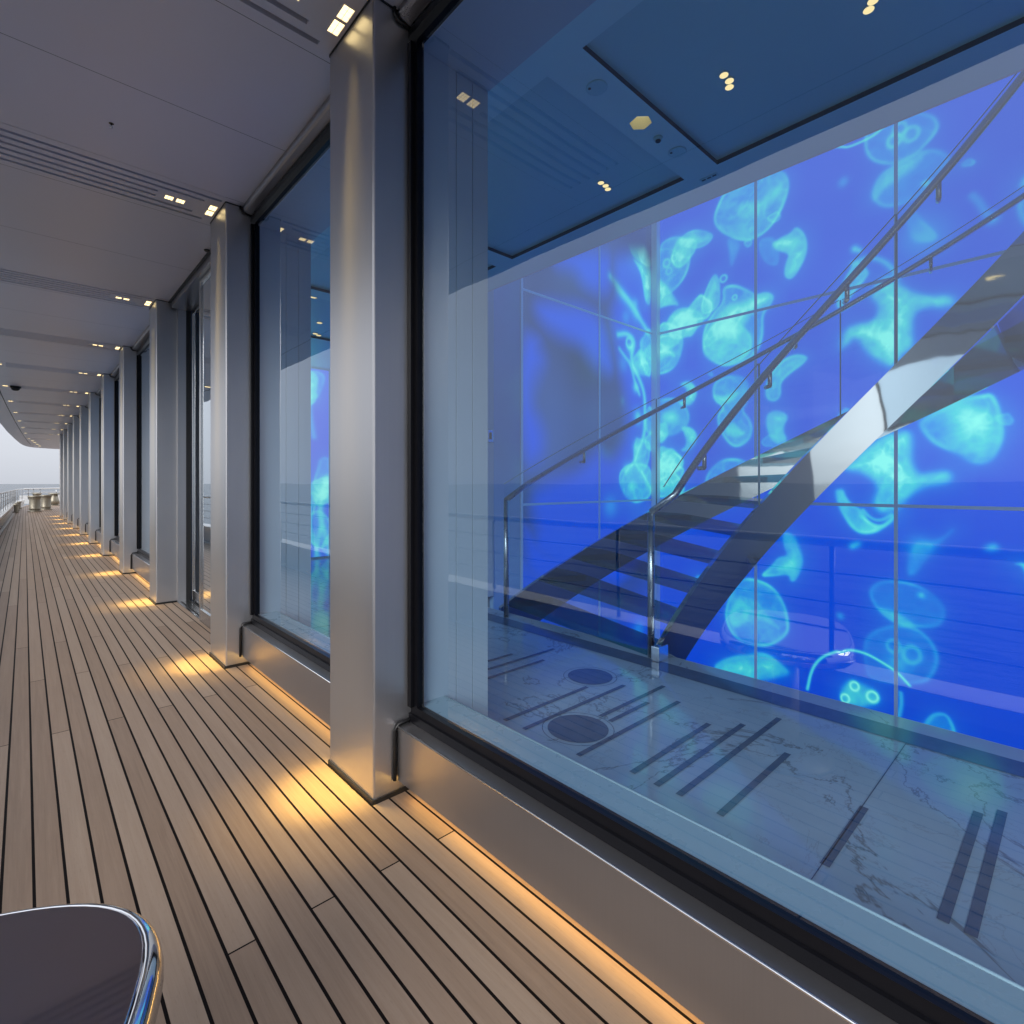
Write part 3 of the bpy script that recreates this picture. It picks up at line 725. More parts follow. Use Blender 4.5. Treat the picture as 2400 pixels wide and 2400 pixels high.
# ------------------------------------------------------------------ video walls: jellyfish picture painted into a colour attribute
RJ = [('p', [(1.385, 4.137), (1.369, 4.032), (1.313, 3.94), (1.212, 3.865), (1.114, 3.833), (1.001, 3.852), (0.918, 3.916), (0.855, 3.977), (0.829, 4.053), (0.882, 4.17), (1.114, 4.302), (1.313, 4.32), (1.375, 4.23)], 0.22, 0.28, 0.05), ('r', (1.158, 4.059), 0.4, 0.07), ('r', (1.033, 4.057), 0.35, 0.08), ('r', (1.114, 4.138), 0.3, 0.07), ('s', [(1.669, 4.233), (1.579, 4.197), (1.524, 4.165), (1.417, 4.164), (1.313, 4.175), (1.242, 4.213)], 0.7, 0.013), ('p', [(1.344, 3.631), (1.323, 3.708), (1.262, 3.803), (1.182, 3.84), (1.066, 3.87), (0.927, 3.875), (0.811, 3.799), (0.768, 3.701), (0.794, 3.613), (0.882, 3.538), (0.973, 3.483), (1.066, 3.463), (1.163, 3.465), (1.252, 3.493), (1.313, 3.559)], 0.2, 0.22, 0.06), ('p', [(1.182, 3.84), (0.927, 3.864), (0.973, 3.759), (1.114, 3.681), (1.212, 3.686), (1.272, 3.603), (1.323, 3.575), (1.333, 3.676)], 0.36, 0.1, 0.1), ('g', (0.936, 3.583), 0.55, 0.03), ('g', (1.562, 3.869), 0.35, 0.05), ('g', (1.465, 3.191), 0.6, 0.04), ('g', (1.427, 3.167), 0.5, 0.03), ('p', [(2.841, 3.98), (2.81, 4.087), (2.708, 4.244), (2.532, 4.267), (2.344, 4.263), (2.148, 4.243), (2.063, 4.178), (2.029, 4.056), (2.046, 3.938), (2.114, 3.784), (2.218, 3.659), (2.363, 3.598), (2.532, 3.617), (2.708, 3.735), (2.81, 3.869)], 0.36, 0.42, 0.05), ('p', [(2.59, 4.06), (2.254, 3.985), (2.114, 4.128), (2.063, 4.052), (2.254, 3.874), (2.532, 3.827)], 0.3, 0.1, 0.09), ('p', [(2.708, 3.735), (2.532, 3.617), (2.59, 3.483), (2.649, 3.356), (2.688, 3.533)], 0.25, 0.1, 0.06), ('p', [(1.979, 3.591), (1.897, 3.474), (1.868, 3.324), (1.897, 3.211), (1.979, 3.094), (2.046, 3.077), (2.088, 3.143), (2.063, 3.262), (2.029, 3.341), (2.148, 3.397), (2.218, 3.493), (2.114, 3.531), (2.029, 3.537)], 0.72, 0.25, 0.04), ('p', [(2.344, 3.591), (2.148, 3.552), (2.114, 3.241), (2.254, 3.284), (2.335, 3.439)], 0.2, 0.2, 0.05), ('p', [(3.221, 3.932), (3.087, 3.947), (2.936, 3.884), (2.831, 3.797), (2.893, 3.719), (3.021, 3.701), (3.176, 3.772), (3.29, 3.851)], 0.55, 0.45, 0.04), ('p', [(3.524, 3.914), (3.434, 3.964), (3.316, 3.963), (3.201, 3.91), (3.117, 3.779), (3.131, 3.577), (3.201, 3.43), (3.33, 3.309), (3.464, 3.278), (3.539, 3.366), (3.555, 3.64)], 0.3, 0.4, 0.05), ('r', (3.434, 3.67), 0.4, 0.06), ('r', (3.338, 3.7), 0.35, 0.05), ('r', (3.404, 3.568), 0.3, 0.05), ('p', [(3.61, 3.596), (3.464, 3.456), (3.321, 3.258), (3.252, 3.099), (3.374, 3.145), (3.61, 3.139)], 0.75, 0.2, 0.05), ('p', [(3.437, 2.921), (3.392, 3.022), (3.287, 3.092), (3.15, 3.077), (3.018, 2.996), (2.954, 2.92), (2.97, 2.817), (3.15, 2.78), (3.218, 2.841), (3.339, 2.852)], 0.75, 0.25, 0.05), ('p', [(3.002, 3.022), (2.97, 3.151), (2.874, 3.305), (2.812, 3.362), (2.766, 3.289), (2.751, 3.152), (2.766, 2.964), (2.954, 2.92)], 0.62, 0.35, 0.04), ('r', (2.72, 3.269), 0.5, 0.05), ('r', (2.594, 3.023), 0.5, 0.035), ('p', [(2.986, 2.639), (2.954, 2.784), (2.843, 2.924), (2.72, 3.012), (2.736, 3.178), (2.601, 3.177), (2.429, 3.052), (2.36, 2.991), (2.265, 3.008), (2.172, 2.942), (2.211, 2.842), (2.292, 2.765), (2.292, 2.556), (2.332, 2.425), (2.429, 2.33), (2.572, 2.297), (2.72, 2.307), (2.874, 2.407), (2.954, 2.512)], 0.28, 0.42, 0.05), ('p', [(2.906, 2.743), (2.812, 2.887), (2.66, 2.982), (2.429, 2.967), (2.251, 2.99), (2.185, 2.932), (2.292, 2.834), (2.429, 2.797), (2.514, 2.66), (2.543, 2.536), (2.631, 2.539), (2.72, 2.601), (2.843, 2.625)], 0.82, 0.1, 0.09), ('p', [(3.629, 2.8), (3.252, 2.786), (3.218, 2.685), (3.252, 2.504), (3.321, 2.39), (3.464, 2.333), (3.629, 2.342)], 0.35, 0.4, 0.05), ('p', [(3.629, 2.701), (3.41, 2.707), (3.287, 2.494), (3.41, 2.548), (3.629, 2.44)], 0.8, 0.1, 0.06), ('p', [(3.287, 2.18), (3.201, 2.222), (3.1, 2.185), (3.034, 2.084), (3.051, 1.979), (3.134, 1.896), (3.287, 1.944), (3.184, 2.026), (3.184, 2.119)], 0.85, 0.1, 0.045), ('g', (3.357, 1.793), 0.7, 0.09), ('g', (3.428, 1.799), 0.5, 0.08), ('p', [(3.269, 1.675), (3.134, 1.68), (3.034, 1.58), (3.051, 1.459), (3.15, 1.371), (3.269, 1.385), (3.184, 1.451), (3.201, 1.545)], 0.8, 0.1, 0.045), ('p', [(3.61, 2.045), (3.287, 2.038), (3.117, 1.832), (3.184, 1.622), (3.41, 1.542), (3.61, 1.604)], 0.28, 0.3, 0.06), ('p', [(2.859, 2.135), (2.72, 2.204), (2.587, 2.198), (2.458, 2.108), (2.415, 1.975), (2.443, 1.851), (2.5, 1.8), (2.415, 1.692), (2.401, 1.578), (2.458, 1.454), (2.587, 1.39), (2.705, 1.469), (2.797, 1.623), (2.812, 1.772), (2.72, 1.852), (2.843, 1.939)], 0.3, 0.36, 0.05), ('p', [(2.859, 1.986), (2.812, 2.01), (2.72, 1.969), (2.514, 2.03), (2.572, 1.908), (2.736, 1.868)], 0.75, 0.1, 0.06), ('p', [(2.736, 1.589), (2.631, 1.697), (2.543, 1.603), (2.472, 1.555), (2.587, 1.505), (2.69, 1.527)], 0.7, 0.1, 0.06), ('p', [(3.629, 1.294), (3.41, 1.255), (3.304, 1.126), (3.218, 1.031), (3.184, 0.891), (3.374, 0.825), (3.629, 0.82)], 0.45, 0.45, 0.05), ('p', [(3.629, 1.131), (3.392, 1.032), (3.357, 0.921), (3.629, 0.869)], 0.75, 0.1, 0.07), ('p', [(2.954, 1.03), (2.89, 1.18), (2.751, 1.28), (2.572, 1.288), (2.458, 1.256), (2.36, 1.112), (2.429, 0.887), (2.72, 0.736), (2.906, 0.805)], 0.28, 0.38, 0.05), ('p', [(2.989, 2.593), (2.957, 2.446), (2.81, 2.341), (2.668, 2.298), (2.493, 2.345), (2.4, 2.46), (2.437, 2.637), (2.688, 2.847), (2.914, 2.779)], 0.4, 0.3, 0.05), ('p', [(1.857, 2.261), (1.979, 2.309), (2.114, 2.261), (2.218, 2.15), (2.281, 2.012), (2.272, 1.881), (2.183, 1.835), (2.114, 1.899), (2.122, 2.027), (2.029, 2.103), (1.897, 2.189)], 0.6, 0.35, 0.05), ('p', [(2.272, 1.715), (2.183, 1.761), (2.046, 1.694), (2.114, 1.555), (2.046, 1.425), (2.166, 1.395), (2.254, 1.529)], 0.6, 0.3, 0.05), ('p', [(1.635, 2.695), (1.568, 2.892), (1.524, 2.992), (1.481, 3.066), (1.427, 3.074), (1.344, 2.951), (1.375, 2.899), (1.47, 2.803), (1.568, 2.678)], 0.55, 0.4, 0.05), ('s', [(1.481, 3.066), (1.417, 3.083), (1.354, 3.082), (1.252, 3.032), (1.163, 2.921), (1.124, 2.827)], 0.45, 0.03), ('p', [(1.333, 2.802), (1.212, 2.888), (1.133, 2.83), (1.057, 2.715), (0.927, 2.623), (0.811, 2.604), (0.751, 2.555), (0.747, 2.487), (0.82, 2.461), (0.927, 2.509), (1.001, 2.481), (1.01, 2.368), (0.991, 2.191), (1.066, 2.147), (1.153, 2.01), (1.252, 2.061), (1.375, 2.179), (1.459, 2.342), (1.524, 2.306), (1.59, 2.268), (1.612, 2.398), (1.546, 2.498), (1.459, 2.503), (1.313, 2.495), (1.282, 2.608), (1.354, 2.723)], 0.86, 0.1, 0.09), ('p', [(1.59, 1.118), (1.481, 1.241), (1.313, 1.404), (1.212, 1.493), (1.038, 1.491), (1.001, 1.385), (1.01, 1.224), (0.973, 1.096), (0.882, 1.106), (0.794, 1.127), (0.742, 1.082), (0.755, 1.015), (0.838, 0.982), (0.918, 0.97), (1.047, 0.889), (1.114, 0.77), (1.182, 0.732), (1.272, 0.722), (1.333, 0.823), (1.282, 0.981), (1.396, 1.078), (1.481, 1.092)], 0.86, 0.1, 0.09), ('p', [(1.635, 0.904), (1.624, 0.948), (1.557, 0.955), (1.535, 0.88), (1.481, 0.807), (1.396, 0.76), (1.354, 0.64), (1.252, 0.609), (1.172, 0.709), (1.158, 0.698), (1.192, 0.637), (1.292, 0.547), (1.417, 0.526), (1.502, 0.582), (1.568, 0.691), (1.612, 0.79)], 0.5, 0.45, 0.05), ('s', [(1.396, 0.76), (1.333, 0.677), (1.252, 0.663), (1.172, 0.727)], 0.5, 0.018), ('s', [(1.417, 0.698), (1.354, 0.64), (1.262, 0.603), (1.182, 0.661), (1.158, 0.71)], 0.5, 0.018), ('p', [(1.001, 1.523), (0.945, 1.587), (0.811, 1.652), (0.683, 1.715), (0.584, 1.714), (0.505, 1.725), (0.469, 1.605), (0.462, 1.478), (0.45, 1.393), (0.462, 1.288), (0.505, 1.174), (0.584, 1.139), (0.65, 1.167), (0.725, 1.236), (0.82, 1.295), (0.909, 1.368)], 0.35, 0.45, 0.06), ('p', [(0.811, 1.641), (0.666, 1.702), (0.552, 1.646), (0.489, 1.533), (0.469, 1.373), (0.505, 1.248), (0.601, 1.177), (0.717, 1.279), (0.785, 1.394)], 0.97, 0.0, 0.16), ('g', (0.945, 3.13), 0.25, 0.2), ('p', [(1.066, 3.404), (1.019, 3.41), (0.936, 3.264), (0.855, 3.144), (0.847, 3.085), (0.927, 3.067), (1.029, 3.101), (1.057, 3.238)], 0.2, 0.2, 0.06), ('g', (0.512, 3.13), 0.5, 0.05), ('s', [(0.642, 3.351), (0.592, 3.278), (0.552, 3.187)], 0.3, 0.03), ('p', [(0.366, 3.324), (0.328, 3.411), (0.263, 3.424), (0.263, 3.281), (0.328, 3.298)], 0.6, 0.3, 0.05), ('p', [(0.374, 3.182), (0.328, 3.246), (0.242, 3.192), (0.242, 2.949), (0.328, 3.0)], 0.22, 0.25, 0.06), ('p', [(2.105, 0.507), (2.046, 0.511), (1.979, 0.462), (1.897, 0.275), (1.913, 0.15), (1.979, 0.018), (2.029, 0.011), (2.046, 0.081), (2.183, 0.045), (2.344, 0.024), (2.201, 0.171), (2.148, 0.249), (2.046, 0.278), (2.097, 0.381)], 0.62, 0.35, 0.045), ('p', [(2.729, -0.476), (2.668, -0.251), (2.513, -0.016), (2.363, 0.003), (2.183, -0.065), (2.08, -0.23), (2.046, -0.421), (2.063, -0.532), (2.183, -0.667), (2.344, -0.722), (2.513, -0.722), (2.649, -0.655)], 0.28, 0.42, 0.05), ('p', [(2.708, -0.472), (2.532, -0.191), (2.363, -0.221), (2.272, -0.336), (2.114, -0.507), (2.218, -0.455), (2.4, -0.415), (2.59, -0.604)], 0.3, 0.15, 0.08), ('p', [(2.862, -1.079), (2.729, -0.946), (2.456, -0.804), (2.254, -0.757), (2.114, -0.815), (2.012, -0.896), (2.148, -0.987), (2.4, -1.129), (2.688, -1.171)], 0.62, 0.35, 0.06), ('s', [(1.873, -1.018), (1.849, -0.836), (1.754, -0.691), (1.617, -0.599), (1.587, -0.609), (1.514, -0.559), (1.372, -0.558), (1.236, -0.614), (1.131, -0.666), (1.042, -0.759)], 0.85, 0.014), ('r', (1.463, -0.897), 0.85, 0.05), ('r', (1.324, -0.954), 0.85, 0.06), ('r', (1.536, -1.025), 0.85, 0.05), ('p', [(1.602, -0.995), (1.514, -0.836), (1.414, -0.842), (1.276, -0.884), (1.263, -0.992), (1.386, -1.079), (1.514, -1.085)], 0.5, 0.1, 0.08), ('p', [(1.358, -0.011), (1.303, 0.094), (1.183, 0.142), (1.004, 0.135), (0.871, 0.063), (0.795, -0.029), (0.789, -0.117), (0.835, -0.215), (0.98, -0.26), (1.157, -0.248), (1.276, -0.159)], 0.12, 0.28, 0.05), ('p', [(1.303, -0.116), (1.157, -0.122), (0.98, -0.244), (1.157, -0.256)], 0.34, 0.1, 0.07), ('p', [(1.4, -0.459), (1.317, -0.328), (1.157, -0.248), (1.004, -0.249), (0.895, -0.333), (0.847, -0.457), (0.871, -0.613), (0.931, -0.72), (1.344, -0.835), (1.386, -0.651)], 0.12, 0.25, 0.05), ('r', (1.17, -0.44), 0.3, 0.07), ('r', (1.035, -0.487), 0.35, 0.09), ('g', (1.131, -0.588), 0.4, 0.1), ('p', [(1.067, 0.204), (1.029, 0.533), (0.859, 0.53), (0.732, 0.658), (0.859, 0.485), (0.931, 0.343), (1.004, 0.212)], 0.3, 0.1, 0.08), ('g', (0.98, 0.475), 0.25, 0.1), ('g', (1.485, 0.419), 0.5, 0.035), ('g', (1.449, 0.439), 0.4, 0.035), ('g', (1.58, -0.263), 0.35, 0.035), ('g', (0.961, 0.03), 0.5, 0.035), ('g', (0.513, 0.493), 0.45, 0.035), ('g', (0.545, 0.48), 0.3, 0.035), ('p', [(0.394, 0.365), (0.349, 0.356), (0.32, 0.284), (0.261, 0.197), (0.261, 0.333), (0.329, 0.386)], 0.75, 0.2, 0.04), ('p', [(0.967, -1.115), (0.907, -0.989), (0.835, -0.936), (0.766, -0.943), (0.72, -1.075), (0.743, -1.245), (0.931, -1.316)], 0.25, 0.55, 0.045), ('s', [(1.111, -0.852), (1.105, -0.944), (1.124, -1.059)], 0.5, 0.02), ('p', [(3.372, 3.742), (3.321, 3.837), (3.266, 3.93), (3.182, 3.888), (3.076, 3.843), (3.031, 3.797), (3.066, 3.688), (3.12, 3.644), (3.185, 3.593), (3.287, 3.554), (3.372, 3.65)], 0.75, 0.4, 0.05), ('p', [(3.651, 1.246), (3.585, 1.354), (3.513, 1.473), (3.415, 1.431), (3.288, 1.363), (3.227, 1.31), (3.268, 1.178), (3.339, 1.123), (3.418, 1.075), (3.538, 1.022), (3.645, 1.129)], 0.75, 0.4, 0.05), ('p', [(3.622, 1.632), (3.624, 1.717), (3.58, 1.731), (3.496, 1.737), (3.436, 1.749), (3.417, 1.672), (3.407, 1.604), (3.424, 1.539), (3.495, 1.472), (3.574, 1.517), (3.61, 1.579)], 0.75, 0.4, 0.05), ('p', [(3.631, 2.757), (3.567, 2.842), (3.49, 2.959), (3.406, 2.945), (3.296, 2.859), (3.225, 2.808), (3.255, 2.694), (3.333, 2.633), (3.409, 2.619), (3.508, 2.57), (3.61, 2.643)], 0.5, 0.4, 0.05), ('p', [(3.447, 1.135), (3.413, 1.206), (3.374, 1.271), (3.311, 1.239), (3.235, 1.21), (3.205, 1.176), (3.229, 1.097), (3.266, 1.065), (3.313, 1.023), (3.389, 0.997), (3.449, 1.07)], 0.3, 0.4, 0.05), ('p', [(3.415, 0.721), (3.372, 0.853), (3.314, 0.939), (3.197, 0.882), (3.071, 0.864), (3.034, 0.794), (3.069, 0.661), (3.115, 0.603), (3.2, 0.505), (3.335, 0.487), (3.424, 0.622)], 0.5, 0.4, 0.05), ('p', [(3.548, 1.264), (3.502, 1.324), (3.427, 1.412), (3.36, 1.433), (3.281, 1.352), (3.213, 1.299), (3.222, 1.215), (3.291, 1.148), (3.361, 1.157), (3.432, 1.134), (3.514, 1.167)], 0.3, 0.4, 0.05), ('p', [(3.416, 2.852), (3.364, 2.921), (3.276, 3.02), (3.198, 3.05), (3.109, 2.956), (3.029, 2.892), (3.035, 2.796), (3.116, 2.715), (3.199, 2.728), (3.28, 2.706), (3.373, 2.74)], 0.75, 0.4, 0.05), ('p', [(3.196, 3.007), (3.155, 3.068), (3.07, 3.15), (2.997, 3.192), (2.92, 3.109), (2.846, 3.04), (2.842, 2.957), (2.915, 2.874), (2.996, 2.888), (3.067, 2.883), (3.149, 2.905)], 0.5, 0.4, 0.05), ('p', [(-0.036, 1.191), (-0.049, 1.224), (-0.072, 1.23), (-0.113, 1.22), (-0.131, 1.208), (-0.121, 1.177), (-0.106, 1.162), (-0.071, 1.14), (-0.036, 1.165)], 0.3, 0.25, 0.03), ('p', [(1.618, 1.663), (1.583, 1.71), (1.543, 1.741), (1.481, 1.707), (1.438, 1.688), (1.458, 1.636), (1.496, 1.619), (1.545, 1.591), (1.608, 1.612)], 0.3, 0.25, 0.03), ('p', [(-0.05, 4.666), (-0.051, 4.7), (-0.087, 4.701), (-0.128, 4.712), (-0.143, 4.684), (-0.15, 4.655), (-0.133, 4.621), (-0.087, 4.615), (-0.06, 4.644)], 0.2, 0.25, 0.03), ('p', [(0.718, 3.63), (0.705, 3.647), (0.673, 3.668), (0.649, 3.665), (0.623, 3.639), (0.617, 3.617), (0.644, 3.595), (0.673, 3.604), (0.697, 3.605)], 0.3, 0.25, 0.03), ('p', [(0.722, -2.883), (0.699, -2.854), (0.644, -2.816), (0.601, -2.823), (0.556, -2.868), (0.546, -2.907), (0.594, -2.944), (0.643, -2.929), (0.687, -2.927)], 0.3, 0.25, 0.03), ('p', [(-0.904, 3.007), (-0.937, 3.039), (-0.988, 3.084), (-1.035, 3.06), (-1.086, 3.024), (-1.084, 2.98), (-1.034, 2.953), (-0.988, 2.957), (-0.935, 2.956)], 0.3, 0.25, 0.03), ('p', [(2.244, 3.767), (2.243, 3.804), (2.193, 3.812), (2.146, 3.828), (2.123, 3.787), (2.107, 3.751), (2.135, 3.705), (2.191, 3.71), (2.224, 3.737)], 0.2, 0.25, 0.03), ('p', [(2.323, 1.442), (2.3, 1.476), (2.236, 1.517), (2.187, 1.513), (2.137, 1.46), (2.123, 1.416), (2.176, 1.371), (2.235, 1.39), (2.282, 1.393)], 0.2, 0.25, 0.03), ('p', [(-0.701, -1.953), (-0.703, -1.933), (-0.734, -1.925), (-0.76, -1.916), (-0.776, -1.942), (-0.786, -1.963), (-0.768, -1.99), (-0.735, -1.984), (-0.716, -1.971)], 0.2, 0.25, 0.03), ('p', [(2.507, 3.585), (2.506, 3.617), (2.473, 3.618), (2.434, 3.628), (2.419, 3.602), (2.413, 3.574), (2.429, 3.542), (2.472, 3.536), (2.498, 3.564)], 0.3, 0.25, 0.03), ('p', [(0.507, 1.505), (0.506, 1.539), (0.462, 1.545), (0.42, 1.559), (0.4, 1.523), (0.387, 1.491), (0.41, 1.451), (0.461, 1.453), (0.49, 1.479)], 0.3, 0.25, 0.03), ('p', [(3.145, -2.779), (3.133, -2.75), (3.113, -2.744), (3.076, -2.753), (3.06, -2.764), (3.069, -2.792), (3.082, -2.805), (3.113, -2.825), (3.145, -2.803)], 0.3, 0.25, 0.03), ('p', [(-0.356, 3.627), (-0.357, 3.673), (-0.416, 3.681), (-0.474, 3.7), (-0.5, 3.651), (-0.518, 3.608), (-0.486, 3.553), (-0.417, 3.556), (-0.378, 3.592)], 0.3, 0.25, 0.03), ('p', [(-0.644, 2.047), (-0.649, 2.079), (-0.698, 2.093), (-0.739, 2.106), (-0.766, 2.064), (-0.782, 2.031), (-0.751, 1.989), (-0.7, 2.0), (-0.669, 2.017)], 0.2, 0.25, 0.03), ('p', [(0.219, -2.511), (0.214, -2.474), (0.155, -2.456), (0.105, -2.441), (0.074, -2.492), (0.054, -2.53), (0.091, -2.582), (0.153, -2.568), (0.189, -2.547)], 0.12, 0.25, 0.03), ('p', [(0.503, -2.487), (0.494, -2.451), (0.432, -2.427), (0.383, -2.415), (0.347, -2.468), (0.327, -2.508), (0.369, -2.56), (0.43, -2.543), (0.469, -2.526)], 0.2, 0.25, 0.03), ('p', [(2.442, 3.72), (2.434, 3.741), (2.419, 3.745), (2.394, 3.739), (2.383, 3.731), (2.389, 3.712), (2.398, 3.702), (2.42, 3.688), (2.441, 3.704)], 0.12, 0.25, 0.03), ('p', [(0.633, 1.515), (0.632, 1.547), (0.588, 1.554), (0.547, 1.568), (0.527, 1.532), (0.514, 1.502), (0.538, 1.462), (0.587, 1.466), (0.615, 1.49)], 0.2, 0.25, 0.03), ('p', [(1.229, 4.689), (1.22, 4.708), (1.184, 4.726), (1.156, 4.73), (1.132, 4.699), (1.121, 4.675), (1.149, 4.647), (1.183, 4.658), (1.207, 4.664)], 0.3, 0.25, 0.03), ('p', [(1.423, 4.306), (1.384, 4.344), (1.329, 4.393), (1.275, 4.364), (1.219, 4.326), (1.225, 4.277), (1.279, 4.249), (1.33, 4.249), (1.391, 4.25)], 0.2, 0.25, 0.03), ('p', [(-0.369, -2.673), (-0.406, -2.637), (-0.454, -2.593), (-0.506, -2.622), (-0.558, -2.654), (-0.55, -2.701), (-0.5, -2.725), (-0.454, -2.728), (-0.396, -2.726)], 0.12, 0.25, 0.03), ('p', [(3.07, -0.091), (3.05, -0.057), (3.024, -0.041), (2.98, -0.061), (2.954, -0.073), (2.968, -0.108), (2.99, -0.121), (3.025, -0.143), (3.067, -0.124)], 0.3, 0.25, 0.03), ('p', [(2.909, 2.243), (2.907, 2.26), (2.881, 2.267), (2.859, 2.275), (2.845, 2.253), (2.837, 2.235), (2.853, 2.212), (2.88, 2.217), (2.896, 2.228)], 0.3, 0.25, 0.03), ('p', [(0.142, 1.884), (0.14, 1.92), (0.09, 1.93), (0.043, 1.946), (0.019, 1.903), (0.003, 1.868), (0.031, 1.822), (0.088, 1.828), (0.12, 1.854)], 0.2, 0.25, 0.03), ('p', [(3.459, 1.013), (3.453, 1.04), (3.407, 1.057), (3.37, 1.067), (3.343, 1.027), (3.328, 0.997), (3.359, 0.958), (3.406, 0.97), (3.434, 0.984)], 0.2, 0.25, 0.03), ('p', [(3.488, -0.575), (3.474, -0.542), (3.451, -0.534), (3.409, -0.547), (3.39, -0.558), (3.401, -0.59), (3.417, -0.604), (3.452, -0.626), (3.487, -0.602)], 0.12, 0.25, 0.03), ('p', [(2.556, -1.6), (2.502, -1.502), (2.347, -1.409), (2.2, -1.316), (2.074, -1.375), (1.934, -1.502), (1.844, -1.6), (1.898, -1.742), (2.053, -1.825), (2.2, -1.797), (2.326, -1.791), (2.466, -1.742)], 0.4, 0.4, 0.05), ('p', [(1.398, -1.9), (1.407, -1.787), (1.341, -1.749), (1.2, -1.741), (1.079, -1.718), (1.027, -1.787), (1.002, -1.9), (0.993, -1.979), (1.059, -2.082), (1.2, -2.127), (1.321, -2.051), (1.373, -1.979)], 0.25, 0.4, 0.05), ('p', [(0.646, -1.7), (0.553, -1.601), (0.422, -1.471), (0.3, -1.423), (0.149, -1.518), (-0.003, -1.601), (-0.046, -1.7), (0.047, -1.838), (0.178, -1.882), (0.3, -1.898), (0.451, -1.929), (0.603, -1.838)], 0.25, 0.4, 0.05), ('p', [(3.145, -2.2), (3.077, -2.098), (3.005, -1.992), (2.9, -2.004), (2.752, -2.061), (2.648, -2.097), (2.655, -2.2), (2.723, -2.298), (2.795, -2.339), (2.9, -2.405), (3.048, -2.408), (3.152, -2.298)], 0.4, 0.4, 0.05), ('p', [(-0.382, -1.2), (-0.421, -1.082), (-0.477, -0.999), (-0.6, -1.026), (-0.752, -1.046), (-0.831, -1.082), (-0.818, -1.2), (-0.779, -1.287), (-0.723, -1.354), (-0.6, -1.435), (-0.448, -1.401), (-0.369, -1.287)], 0.4, 0.4, 0.05), ('p', [(0.377, -2.6), (0.297, -2.511), (0.2, -2.397), (0.1, -2.378), (-0.037, -2.456), (-0.16, -2.511), (-0.177, -2.6), (-0.097, -2.711), (-0.0, -2.744), (0.1, -2.779), (0.237, -2.803), (0.36, -2.711)], 0.4, 0.4, 0.05), ('p', [(-0.48, 1.0), (-0.477, 1.087), (-0.572, 1.121), (-0.7, 1.176), (-0.79, 1.182), (-0.857, 1.087), (-0.92, 1.0), (-0.923, 0.912), (-0.828, 0.818), (-0.7, 0.826), (-0.61, 0.879), (-0.543, 0.912)], 0.7, 0.4, 0.05), ('p', [(-0.456, 2.8), (-0.557, 2.917), (-0.672, 3.061), (-0.8, 3.075), (-0.978, 2.98), (-1.131, 2.917), (-1.144, 2.8), (-1.043, 2.662), (-0.928, 2.62), (-0.8, 2.566), (-0.622, 2.539), (-0.469, 2.662)], 0.7, 0.4, 0.05)]
